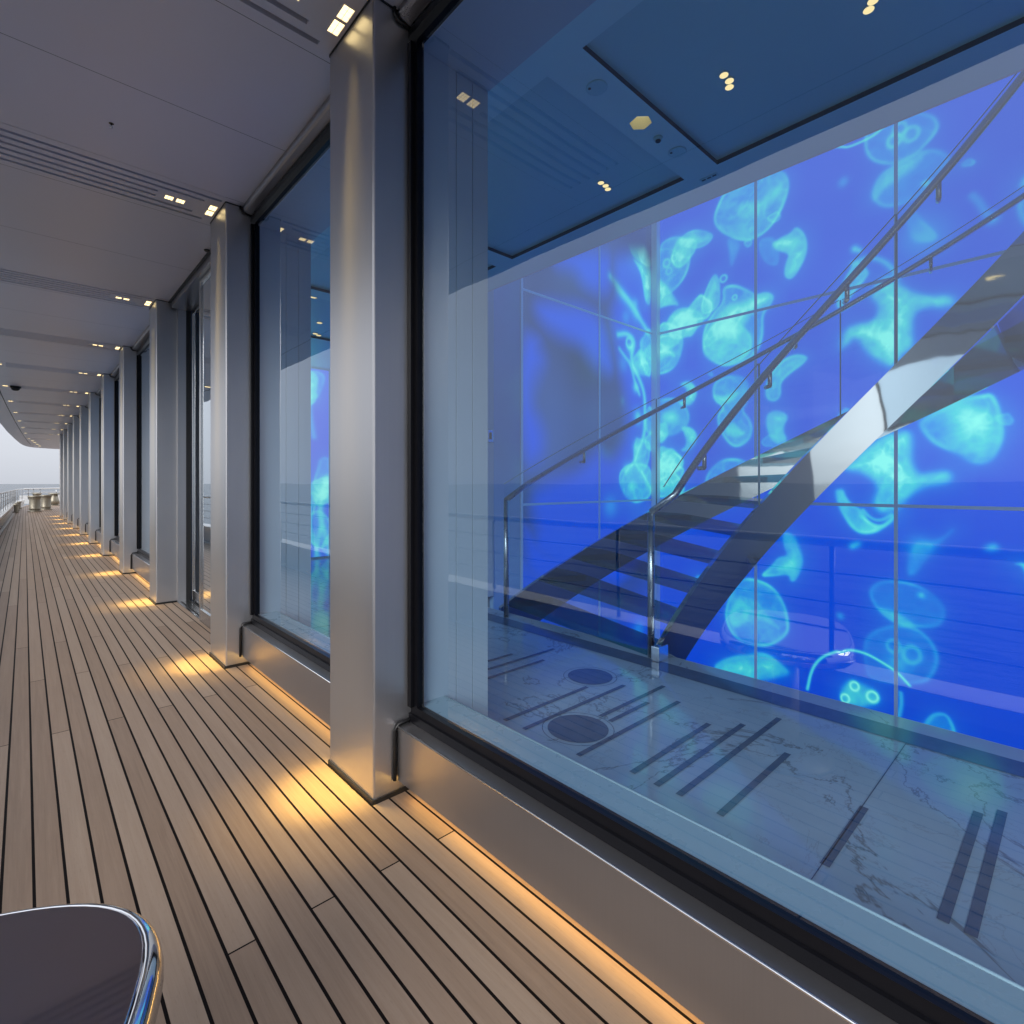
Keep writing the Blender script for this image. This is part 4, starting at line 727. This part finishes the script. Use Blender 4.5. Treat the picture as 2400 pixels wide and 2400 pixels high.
LJ = [('s', [(4.799, 3.319), (5.023, 3.197), (5.205, 3.103), (5.367, 2.967), (5.549, 2.845)], 0.45, 0.05), ('s', [(4.947, 3.208), (5.126, 3.13), (5.285, 2.996)], 0.3, 0.09), ('p', [(5.074, 3.924), (5.227, 3.923), (5.339, 4.011), (5.455, 3.863), (5.645, 3.773), (5.645, 3.638), (5.362, 3.638), (5.161, 3.696)], 0.5, 0.35, 0.05), ('p', [(5.205, 3.659), (5.422, 3.628), (5.65, 3.692), (5.65, 3.173), (5.506, 3.14), (5.436, 3.41), (5.367, 3.549)], 0.6, 0.2, 0.06), ('s', [(4.947, 2.698), (5.126, 2.747), (5.272, 2.682), (5.205, 2.515), (5.218, 2.378), (5.367, 2.259), (5.478, 2.067), (5.492, 1.829), (5.478, 1.589), (5.339, 1.377), (5.285, 1.25), (5.1, 1.138)], 0.5, 0.04), ('s', [(4.972, 2.537), (5.074, 2.463), (5.205, 2.376), (5.285, 2.185), (5.367, 2.054)], 0.4, 0.03), ('r', (5.165, 2.632), 0.4, 0.08), ('g', (5.178, 2.572), 0.45, 0.08), ('g', (5.299, 2.125), 0.5, 0.07), ('g', (5.339, 1.8), 0.5, 0.09), ('g', (5.312, 1.438), 0.5, 0.08), ('p', [(5.367, 2.479), (5.478, 2.624), (5.65, 2.751), (5.65, 2.297), (5.478, 2.306)], 0.35, 0.35, 0.06), ('p', [(4.947, 1.12), (5.1, 1.214), (5.367, 1.252), (5.65, 1.211), (5.65, 0.854), (5.367, 0.78), (5.152, 0.8), (4.972, 0.94)], 0.3, 0.45, 0.05), ('g', (5.205, 0.969), 0.5, 0.08), ('s', [(5.436, 1.127), (5.592, 0.968), (5.65, 0.87)], 0.45, 0.03), ('p', [(5.847, 0.507), (5.826, 0.585), (5.724, 0.645), (5.628, 0.721), (5.553, 0.651), (5.476, 0.545), (5.447, 0.458), (5.517, 0.341), (5.625, 0.343), (5.707, 0.384), (5.784, 0.4)], 0.25, 0.35, 0.06), ('p', [(5.741, 3.849), (5.74, 3.956), (5.634, 3.991), (5.509, 4.073), (5.428, 4.036), (5.361, 3.897), (5.318, 3.801), (5.375, 3.662), (5.505, 3.625), (5.608, 3.707), (5.677, 3.742)], 0.25, 0.35, 0.06), ('p', [(5.624, 3.737), (5.579, 3.795), (5.523, 3.876), (5.465, 3.872), (5.39, 3.809), (5.338, 3.772), (5.356, 3.693), (5.412, 3.648), (5.467, 3.642), (5.534, 3.61), (5.606, 3.656)], 0.55, 0.35, 0.06), ('p', [(5.829, 2.666), (5.768, 2.747), (5.661, 2.864), (5.569, 2.904), (5.462, 2.792), (5.367, 2.712), (5.372, 2.599), (5.469, 2.5), (5.569, 2.517), (5.665, 2.493), (5.775, 2.532)], 0.25, 0.35, 0.06), ('p', [(5.743, 1.52), (5.7, 1.579), (5.649, 1.657), (5.592, 1.645), (5.517, 1.589), (5.471, 1.556), (5.492, 1.478), (5.543, 1.438), (5.594, 1.425), (5.662, 1.392), (5.731, 1.444)], 0.25, 0.35, 0.06), ('p', [(5.601, 0.439), (5.547, 0.531), (5.489, 0.628), (5.407, 0.59), (5.301, 0.537), (5.252, 0.493), (5.287, 0.384), (5.344, 0.339), (5.409, 0.295), (5.51, 0.253), (5.598, 0.344)], 0.55, 0.35, 0.06), ('p', [(5.597, 2.413), (5.561, 2.481), (5.466, 2.56), (5.383, 2.617), (5.305, 2.532), (5.225, 2.449), (5.213, 2.362), (5.289, 2.264), (5.382, 2.279), (5.458, 2.287), (5.542, 2.305)], 0.55, 0.35, 0.06), ('p', [(5.789, 1.782), (5.79, 1.866), (5.709, 1.891), (5.61, 1.953), (5.548, 1.928), (5.497, 1.82), (5.464, 1.744), (5.507, 1.637), (5.608, 1.605), (5.689, 1.67), (5.741, 1.7)], 0.25, 0.35, 0.06), ('p', [(5.608, 1.371), (5.612, 1.515), (5.538, 1.54), (5.396, 1.547), (5.296, 1.568), (5.265, 1.44), (5.25, 1.324), (5.277, 1.217), (5.395, 1.103), (5.529, 1.176), (5.59, 1.283)], 0.4, 0.35, 0.06), ('g', (4.754, 1.403), 0.293, 0.111), ('g', (5.017, 1.937), 0.348, 0.052), ('g', (4.755, 1.729), 0.393, 0.073), ('g', (5.111, 1.171), 0.264, 0.083), ('g', (4.981, -0.327), 0.319, 0.077), ('g', (5.039, 2.374), 0.205, 0.101), ('g', (5.362, -0.723), 0.245, 0.122), ('g', (4.915, -1.544), 0.287, 0.113), ('g', (4.792, -0.643), 0.267, 0.125), ('g', (5.095, 2.932), 0.234, 0.08), ('g', (5.285, 3.129), 0.29, 0.07), ('g', (4.809, 0.749), 0.238, 0.123)]
LM = [[(3.414, 2.441), (3.662, 2.438), (3.69, 2.315), (3.764, 2.211), (3.681, 2.081), (3.59, 1.916), (3.59, 1.763), (3.69, 1.632), (3.755, 1.416), (3.69, 1.219), (3.414, 1.137)], [(3.59, 2.755), (3.774, 2.812), (4.047, 2.822), (4.297, 2.879), (4.518, 2.844), (4.703, 2.695), (4.775, 2.503), (4.848, 2.218), (4.564, 2.25), (4.384, 2.351), (4.254, 2.44), (4.007, 2.464), (3.718, 2.552)], [(3.85, 3.185), (4.129, 3.372), (4.751, 3.615), (4.848, 3.466), (4.799, 3.127), (4.564, 3.041), (4.34, 3.057), (4.191, 3.199)], [(4.848, 3.407), (4.947, 3.193), (4.799, 2.92), (4.848, 2.515), (4.947, 2.262), (5.1, 2.1), (5.126, 1.644), (4.897, 1.359), (4.703, 1.292), (4.587, 1.389), (4.473, 1.313), (4.17, 1.11), (3.662, 1.0), (3.59, 0.835), (3.644, 0.513), (3.414, 0.279), (5.768, -0.445), (5.768, 3.824), (4.947, 3.659)], [(3.466, 0.609), (3.546, 0.594), (3.636, 0.494), (3.791, 0.418), (3.985, 0.359), (4.154, 0.368), (4.295, 0.542), (4.441, 0.569), (4.631, 0.499), (4.789, 0.465), (4.789, -0.076), (3.459, -0.015)]]

def chaikin(P, closed, it=2):
    P = np.array(P, float)
    for _ in range(it):
        if closed: A = P; B = np.roll(P, -1, 0)
        else: A = P[:-1]; B = P[1:]
        Q = np.empty((2 * len(A), 2)); Q[0::2] = .75 * A + .25 * B; Q[1::2] = .25 * A + .75 * B
        if not closed: Q = np.vstack([P[:1], Q, P[-1:]])
        P = Q
    return P
def segdist(X, P, closed):
    B = np.roll(P, -1, 0) if closed else P[1:]; A = P if closed else P[:-1]
    d = np.full(len(X), 1e9); ins = np.zeros(len(X), bool)
    for a, b in zip(A, B):
        ab = b - a; L = ab @ ab + 1e-12
        t = np.clip(((X - a) @ ab) / L, 0, 1)
        d = np.minimum(d, ((X - a - t[:, None] * ab) ** 2).sum(1))
        if closed:
            c = (a[1] > X[:, 1]) != (b[1] > X[:, 1])
            if c.any():
                xi = a[0] + (X[:, 1] - a[1]) / (b[1] - a[1] if b[1] != a[1] else 1e-9) * ab[0]
                ins ^= c & (X[:, 0] < xi)
    d = np.sqrt(d)
    return np.where(ins, -d, d) if closed else d
def wob(X, s, ph):
    rg = np.random.default_rng(int(ph * 97) + 5); v = np.zeros(len(X)); n = 9
    for k in range(n):
        an = rg.uniform(0, 2 * PI); q = s * (.55 + 1.3 * k / n)
        v += np.sin((X[:, 0] * math.cos(an) + X[:, 1] * math.sin(an)) * q + rg.uniform(0, 6.28)) / (1 + .22 * k)
    return v / 2.4
def sstep(x): x = np.clip(x, 0, 1); return x * x * (3 - 2 * x)
def paint(X, items):
    T = np.ones(len(X)); W = X + .012 * np.stack([wob(X, 9, .3), wob(X, 8, 2.1)], 1)
    tex = .90 + .16 * wob(X, 17, 1.0) + .10 * wob(X, 46, .5)
    ridge = 1 - np.clip(np.abs(wob(W + .05 * np.stack([wob(X, 15, 2.2), wob(X, 14, .9)], 1), 21, 3.1)) * 2.2, 0, 1)
    fine = 1 - np.clip(np.abs(wob(W, 55, 1.9)) * 2.5, 0, 1)
    veil = .16 * ridge + .10 * fine
    for it in items:
        k = it[0]
        if k in 'gr':
            c = np.array(it[1]); s = it[3]; m = (np.abs(X - c) < s * 3).all(1)
            if not m.any(): continue
            q = W[m] - c
            if k == 'g': v = it[2] * np.exp(-((q / s) ** 2).sum(1) * 1.2)
            else: r = np.hypot(q[:, 0] * 1.1, q[:, 1]); v = it[2] * (np.exp(-((r - s * .75) / (s * .28)) ** 2) + .25 * np.exp(-(r / s) ** 2))
        else:
            P = chaikin(it[1], k == 'p'); pad = .15
            m = ((X > P.min(0) - pad) & (X < P.max(0) + pad)).all(1)
            if not m.any(): continue
            d = segdist(W[m], P, k == 'p')
            if k == 's': v = it[2] * np.exp(-(d / it[3]) ** 2)
            else:
                f, e, s = it[2], it[3], it[4]
                shade = np.clip(.62 + .5 * sstep(-d / (s * 4)) * 0 + .38 * sstep((-d) / (s * 2.5)), 0, 1) if f > .5 else 1.0
                v = f * sstep((-d + s * .25) / s) * np.clip(tex[m] - .10 + veil[m] * (1.6 if f < .5 else .9), .3, 1.25) * 1.12 * shade + .10 * np.exp(-np.maximum(d, 0) / .07) * (.5 + f) + e * np.exp(-((d + s * .2) / (s * .36)) ** 2) * np.clip(.75 + .5 * wob(X[m], 13, 4.0), .2, 1.2)
        T[m] *= 1 - np.clip(v, 0, .98)
    return 1 - T
DEEP = np.array([.0005, .068, .68]); TOPB = np.array([.010, .098, .72]); CY1 = np.array([.075, .72, .74]); CY2 = np.array([.30, 1.05, .86])
def colour(I, z):
    g = sstep((z + 1) / 5)[:, None]
    base = DEEP * (1 - g) + TOPB * g
    I = I[:, None]
    mid = np.array([.010, .27, .80])
    c = np.where(I < .35, base + (mid - base) * (I / .35), np.where(I < .8, mid + (CY1 - mid) * ((I - .35) / .45), CY1 + (CY2 - CY1) * ((I - .8) / .2)))
    return c
def screen(name, parent, o, ux, uy, nu, nv, colfn):
    """one display: grid of nu x nv points spanning o + a*ux + b*uy"""
    o, ux, uy = (np.array(q, float) for q in (o, ux, uy))
    a, b = np.meshgrid(np.linspace(0, 1, nu), np.linspace(0, 1, nv))
    V = o + a.reshape(-1, 1) * ux + b.reshape(-1, 1) * uy
    i = (np.arange(nv - 1)[:, None] * nu + np.arange(nu - 1)).reshape(-1)
    F = np.stack([i, i + 1, i + 1 + nu, i + nu], 1)
    me = bpy.data.meshes.new(name)
    me.vertices.add(len(V)); me.vertices.foreach_set('co', V.astype(np.float32).ravel())
    me.loops.add(F.size); me.loops.foreach_set('vertex_index', F.astype(np.int32).ravel())
    me.polygons.add(len(F)); me.polygons.foreach_set('loop_start', np.arange(0, F.size, 4, dtype=np.int32)); me.polygons.foreach_set('loop_total', np.full(len(F), 4, np.int32))
    me.update()
    c = colfn(V); at = me.color_attributes.new('picture', 'FLOAT_COLOR', 'POINT')
    at.data.foreach_set('color', np.hstack([c, np.ones((len(c), 1))]).astype(np.float32).ravel())
    me.materials.append(M['screen'])
    ob = bpy.data.objects.new(name, me); COL.objects.link(ob); ob.parent = parent; ob.location = tuple(-q for q in parent.location)
    return ob
PW, PH, Z0 = .2150 * XJ, 2.027, -1.222
GRAIN = .0088
nu, nv = int(PW / GRAIN), int(PH / GRAIN)
def col_right(V):
    X = V[:, 1:3]; return colour(paint(X, RJ), X[:, 1]) * (1 + .10 * wob(X, .9, .7))[:, None]
LJ = [tuple([it[0], it[1]] + [min(.95, it[2] * 1.35)] + list(it[3:])) for it in LJ]
def col_left(V):
    X = V[:, [0, 2]]; blue = np.zeros(len(X)); W = X + .03 * np.stack([wob(X, 7, .3), wob(X, 6, 1.1)], 1)
    for P in LM:
        d = segdist(W, chaikin(P, True), True); blue = np.maximum(blue, sstep((.16 - d) / .34))
    blue = np.maximum(blue, .9 * sstep((.55 - X[:, 1]) / .5) * np.clip(.8 + .5 * wob(X, 4, 5.0), 0, 1))
    c = colour(paint(X, LJ), X[:, 1]); I = blue[:, None]
    dk = np.array([.022, .065, .23]) * (1 + .25 * wob(X, 5, 2))[:, None]
    return dk * (1 - I) + c * I
mul = simple('mullion_added_glow', (.70, .74, .78), .34, .3, **{'Emission Color': (.26, .50, .90, 1), 'Emission Strength': .10})  # faint blue glow added to plain bars, standing in for stairwell light
vw = thing('video_wall', 'huge bright video wall of blue jellyfish behind the curved stairs', 'video wall', (XJ, 1.2, Z0), 'jellyfish video walls')
vs = thing('video_wall', 'side video wall of darker blue jellyfish patterns, left of the corner post', 'video wall', (4.6, YJ, Z0), 'jellyfish video walls')
for r in range(-1, 3):
    for c in range(4):
        screen('screen', vw, (XJ, YJ - PW * (c + 1), Z0 + PH * r), (0, PW, 0), (0, 0, PH), nu, nv, col_right)
    for c in range(2):
        x0, x1 = ((3.437, 4.60), (4.60, XJ))[c]
        screen('screen', vs, (x0, YJ, Z0 + PH * r), (x1 - x0, 0, 0), (0, 0, PH), nu, nv, col_left)
jw = .014
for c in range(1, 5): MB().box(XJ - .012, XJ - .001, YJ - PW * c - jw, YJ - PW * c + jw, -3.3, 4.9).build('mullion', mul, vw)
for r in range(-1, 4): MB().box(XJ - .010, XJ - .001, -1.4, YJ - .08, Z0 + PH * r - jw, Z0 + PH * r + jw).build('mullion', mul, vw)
MB().box(XJ - .075, XJ + .05, YJ - .075, YJ + .02, -3.3, 4.9).build('corner_post', simple('corner_post', (.80, .84, .88), .38, .0, **{'Emission Color': (.32, .60, .95, 1), 'Emission Strength': .12}), vw)  # unlit post given a weak emission of its own to brighten it
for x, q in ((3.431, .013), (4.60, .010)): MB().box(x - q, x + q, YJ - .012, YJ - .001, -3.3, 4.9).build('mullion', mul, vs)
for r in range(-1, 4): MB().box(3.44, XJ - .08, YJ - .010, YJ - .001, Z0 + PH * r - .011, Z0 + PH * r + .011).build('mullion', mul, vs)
# third display, seen through the narrow window
v3 = thing('video_wall', 'pale blue jellyfish display seen through the narrow window', 'video wall', (3, 7.0, 0), 'jellyfish video walls')
rj = random.Random(4); J3 = []
for k in range(44):
    cx, cz, r = rj.uniform(1.6, 4.4), rj.uniform(.1, 2.5), rj.uniform(.10, .26); ph = rj.uniform(0, 6.28)
    P = [(cx + r * math.cos(a) * (1 + .25 * math.sin(3 * a + ph)), cz + r * 1.25 * math.sin(a) * (1 + .2 * math.cos(2 * a + ph))) for a in [i * 6.283 / 12 for i in range(12)]]
    J3.append(('p', P, rj.choice([.25, .3, .7]), .35, .05)); J3.append(('s', [(cx, cz), (cx + rj.uniform(-.1, .1), cz - .3), (cx + rj.uniform(-.15, .15), cz - .7)], .4, .04))
def col_third(V): X = V[:, [0, 2]]; return colour(paint(X, J3), X[:, 1] + 2) * 1.05 + np.array([.05, .03, .02])
screen('screen', v3, (1.5, 7.0, 0.02), (1.55, 0, 0), (0, 0, 2.52), 150, 240, col_third)
screen('screen', v3, (3.06, 7.0, 0.02), (1.53, 0, 0), (0, 0, 2.52), 150, 240, col_third)
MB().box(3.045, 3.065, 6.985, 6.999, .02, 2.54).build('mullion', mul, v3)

# ------------------------------------------------------------------ helical staircase
SX, SY, RI, RO, SK, TH0 = 2.416, .319, 1.333, 2.901, 1.497, .102
def hel(rad, th, z): a = th + TH0; return (SX + rad * math.sin(a), SY + rad * math.cos(a), z)
st_ = thing('staircase', 'curved staircase with polished steel sides and glass treads before the video wall', 'staircase', (2.7, 2.4, 0))
TE = 1.98
def ribbon(r0, r1, zu, zl, ta, tb, n=80):
    V = []; F = []
    for i in range(n + 1):
        th = ta + (tb - ta) * i / n
        lo = zl + SK * th
        if hel(r0, th, 0)[0] < XE + .02: lo = max(lo, .003)
        hi = max(zu + SK * th, lo + .01)
        V += [hel(r0, th, lo), hel(r0, th, hi), hel(r1, th, hi), hel(r1, th, lo)]
    for i in range(n):
        for k in range(4): F.append((i * 4 + k, i * 4 + (k + 1) % 4, i * 4 + 4 + (k + 1) % 4, i * 4 + 4 + k))
    mb = MB(); mb.add(V, F, False); mb.add(V, [(0, 1, 2, 3), (n * 4 + 3, n * 4 + 2, n * 4 + 1, n * 4)]); return mb
def smooth_by_angle(o):
    me = o.data; me.polygons.foreach_set('use_smooth', [True] * len(me.polygons))
    bm = bmesh.new(); bm.from_mesh(me)
    for ed in bm.edges: ed.smooth = len(ed.link_faces) == 2 and ed.calc_face_angle(0) < .6
    bm.to_mesh(me); bm.free()
ZI, ZIL, ZO, ZOL, ZRI, ZRO = -.026, -.352, -.032, -.382, .744, .84
for r0, r1, zu, zl, ta in ((RI, RI + .035, ZI, ZIL, .055), (RO - .035, RO, ZO, ZOL, .03)):
    smooth_by_angle(ribbon(r0, r1, zu, zl, ta, TE).build('stringer', M['stringer'], st_))
for i in range(17):
    ta = .075 + i * .1136; tb = ta + .128; z = ZI + SK * ta - .045; V = []
    for th in (ta, (ta + tb) / 2, tb):
        V += [hel(RI + .037, th, z - .05), hel(RI + .037, th, z), hel(RO - .037, th, z), hel(RO - .037, th, z - .05)]
    F = [(0, 1, 2, 3), (11, 10, 9, 8)]
    for s in range(2):
        for k in range(4): F.append((s * 4 + k, s * 4 + (k + 1) % 4, s * 4 + 4 + (k + 1) % 4, s * 4 + 4 + k))
    MB().add(V, F).build('tread', M['tread'], st_)
def sheet(rad, zu, zt, ta, tb, n=40):
    mb = MB()
    for i in range(n):
        a = ta + (tb - ta) * i / n; b = ta + (tb - ta) * (i + 1) / n
        mb.quad(hel(rad, a, zu + SK * a), hel(rad, b, zu + SK * b), hel(rad, b, zt + SK * b), hel(rad, a, zt + SK * a))
    return mb
BR = {RI: [], RO: []}
for rad, zu, zt, zr, cuts, side in ((RI + .017, ZI, ZRI + .09, ZRI, [.10, .60, 1.15, 1.70, TE], -1), (RO - .017, ZO, ZRO + .10, ZRO, [.04, .55, 1.08, 1.6, TE], 1)):
    for a, b in zip(cuts, cuts[1:]):
        g = sheet(rad, zu, zt, a + .004, b - .004).build('balustrade', M['balglass'], st_)
        ed = MB(); n = 24
        ed.tube([hel(rad, a + .004 + (b - a - .008) * i / n, zt + SK * (a + (b - a) * i / n)) for i in range(n + 1)], .0035, 5)
        ed.build('glass_edge', M['glassedge'], g)
        ed = MB(); ed.tube([hel(rad, b, zu + SK * b), hel(rad, b, zt + SK * b)], .006, 6); ed.build('glass_joint', M['glassedge'], g)
rails = []
for rad, zr, post, pz, ta in ((RI - .035, ZRI, (2.662, 1.704), .835, .13), (RO - .09, ZRO, (2.662, 2.954), .88, .10)):
    P = [(post[0], post[1], pz)] + [hel(rad, ta + (TE - ta) * i / 60, zr + SK * (ta + (TE - ta) * i / 60)) for i in range(61)]
    h = MB().tube(P, .021, 10).build('handrail', M['railsteel'], st_)
    for k in range(6):
        th = .30 + k * .33; p = hel(rad, th, zr + SK * th); q = (p[0], p[1], p[2] - .10); rr = RI + .017 if rad < 2 else RO - .017
        g = hel(rr, th, zr + SK * th - .10)
        MB().tube([p, q], .013, 8).tube([q, g], .013, 8).build('bracket', M['railsteel'], h)
for (x, y, z) in ((2.662, 1.704, .835), (2.662, 2.954, .88)):
    p = MB(); p.tube([(x, y, 0), (x, y, z)], .020, 14); p.build('newel_post', M['railsteel'], st_)
a, b = hel(RI, .055, 0), hel(RI + .035, .055, 0)
MB().bbox(2.60, 2.70, 1.615, 1.665, .002, .085, .004).build('stringer_shoe', M['bright'], st_)

# ------------------------------------------------------------------ light, camera
def sunlight():
    w = bpy.data.worlds.new('World'); sc.world = w; w.use_nodes = True
    nt = w.node_tree; nt.nodes.clear()
    out = nt.nodes.new('ShaderNodeOutputWorld'); bg = nt.nodes.new('ShaderNodeBackground')
    sky = nt.nodes.new('ShaderNodeTexSky'); sky.sky_type = 'NISHITA'; sky.sun_disc = False
    sky.sun_elevation = math.radians(SUN_EL); sky.sun_rotation = math.radians(SUN_ROT)
    sky.air_density = 1.0; sky.dust_density = 2.5; sky.ozone_density = 1.0
    hs = nt.nodes.new('ShaderNodeHueSaturation'); hs.inputs['Saturation'].default_value = .30
    nt.links.new(sky.outputs[0], hs.inputs['Color'])
    # overcast: a bright veil of cloud evens the clear sky out
    # (standard overcast sky: the zenith is brighter than the horizon)
    sp = nt.nodes.new('ShaderNodeSeparateXYZ'); nt.links.new(coord(nt, 'Generated'), sp.inputs[0])
    up = math_(nt, 'MULTIPLY_ADD', math_(nt, 'MAXIMUM', sp.outputs[2], 0.0), 1.35, 1.0)
    vn = nt.nodes.new('ShaderNodeVectorMath'); vn.operation = 'SCALE'; vn.inputs[0].default_value = tuple(x / SKY for x in CLOUD); nt.links.new(up, vn.inputs['Scale'])
    cl = noise(nt, coord(nt, 'Generated'), 2.2, 5, .6, .4, (1, 1, 5))
    veil = mixc(nt, math_(nt, 'MULTIPLY', cl, .22), vn.outputs[0], (4.2, 4.7, 5.8))
    c = mixc(nt, OVER, hs.outputs[0], veil)
    nt.links.new(c, bg.inputs[0]); bg.inputs[1].default_value = SKY
    nt.links.new(bg.outputs[0], out.inputs[0])
    l = bpy.data.lights.new('sun', 'SUN'); l.energy = SUN_W; l.angle = math.radians(SUN_ANG); l.color = (1.0, .96, .92)
    o = bpy.data.objects.new('sun', l); COL.objects.link(o)
    el, ro = math.radians(SUN_EL), math.radians(SUN_ROT)
    d = Vector((math.sin(ro) * math.cos(el), math.cos(ro) * math.cos(el), math.sin(el)))       # towards the sun
    o.rotation_euler = (-d).to_track_quat('-Z', 'Y').to_euler()
sunlight()
cam = bpy.data.cameras.new('camera'); cam.sensor_width = 36; cam.lens = 36 * 998 / 1932; cam.shift_y = -53 / 1932
cam.clip_start = .02; cam.clip_end = 100000
co = bpy.data.objects.new('camera', cam); COL.objects.link(co)
co.location = (0, 0, 1); co.rotation_euler = (PI / 2, 0, -math.atan(.921)); sc.camera = co
sc.view_settings.view_transform = 'Standard'; sc.view_settings.look = 'None'; sc.view_settings.exposure = 0
sc.render.engine = 'CYCLES'
cy = sc.cycles
cy.max_bounces = 10; cy.transparent_max_bounces = 16; cy.diffuse_bounces = 4; cy.glossy_bounces = 5
cy.sample_clamp_indirect = 6; cy.caustics_reflective = False; cy.caustics_refractive = False
cy.use_denoising = True
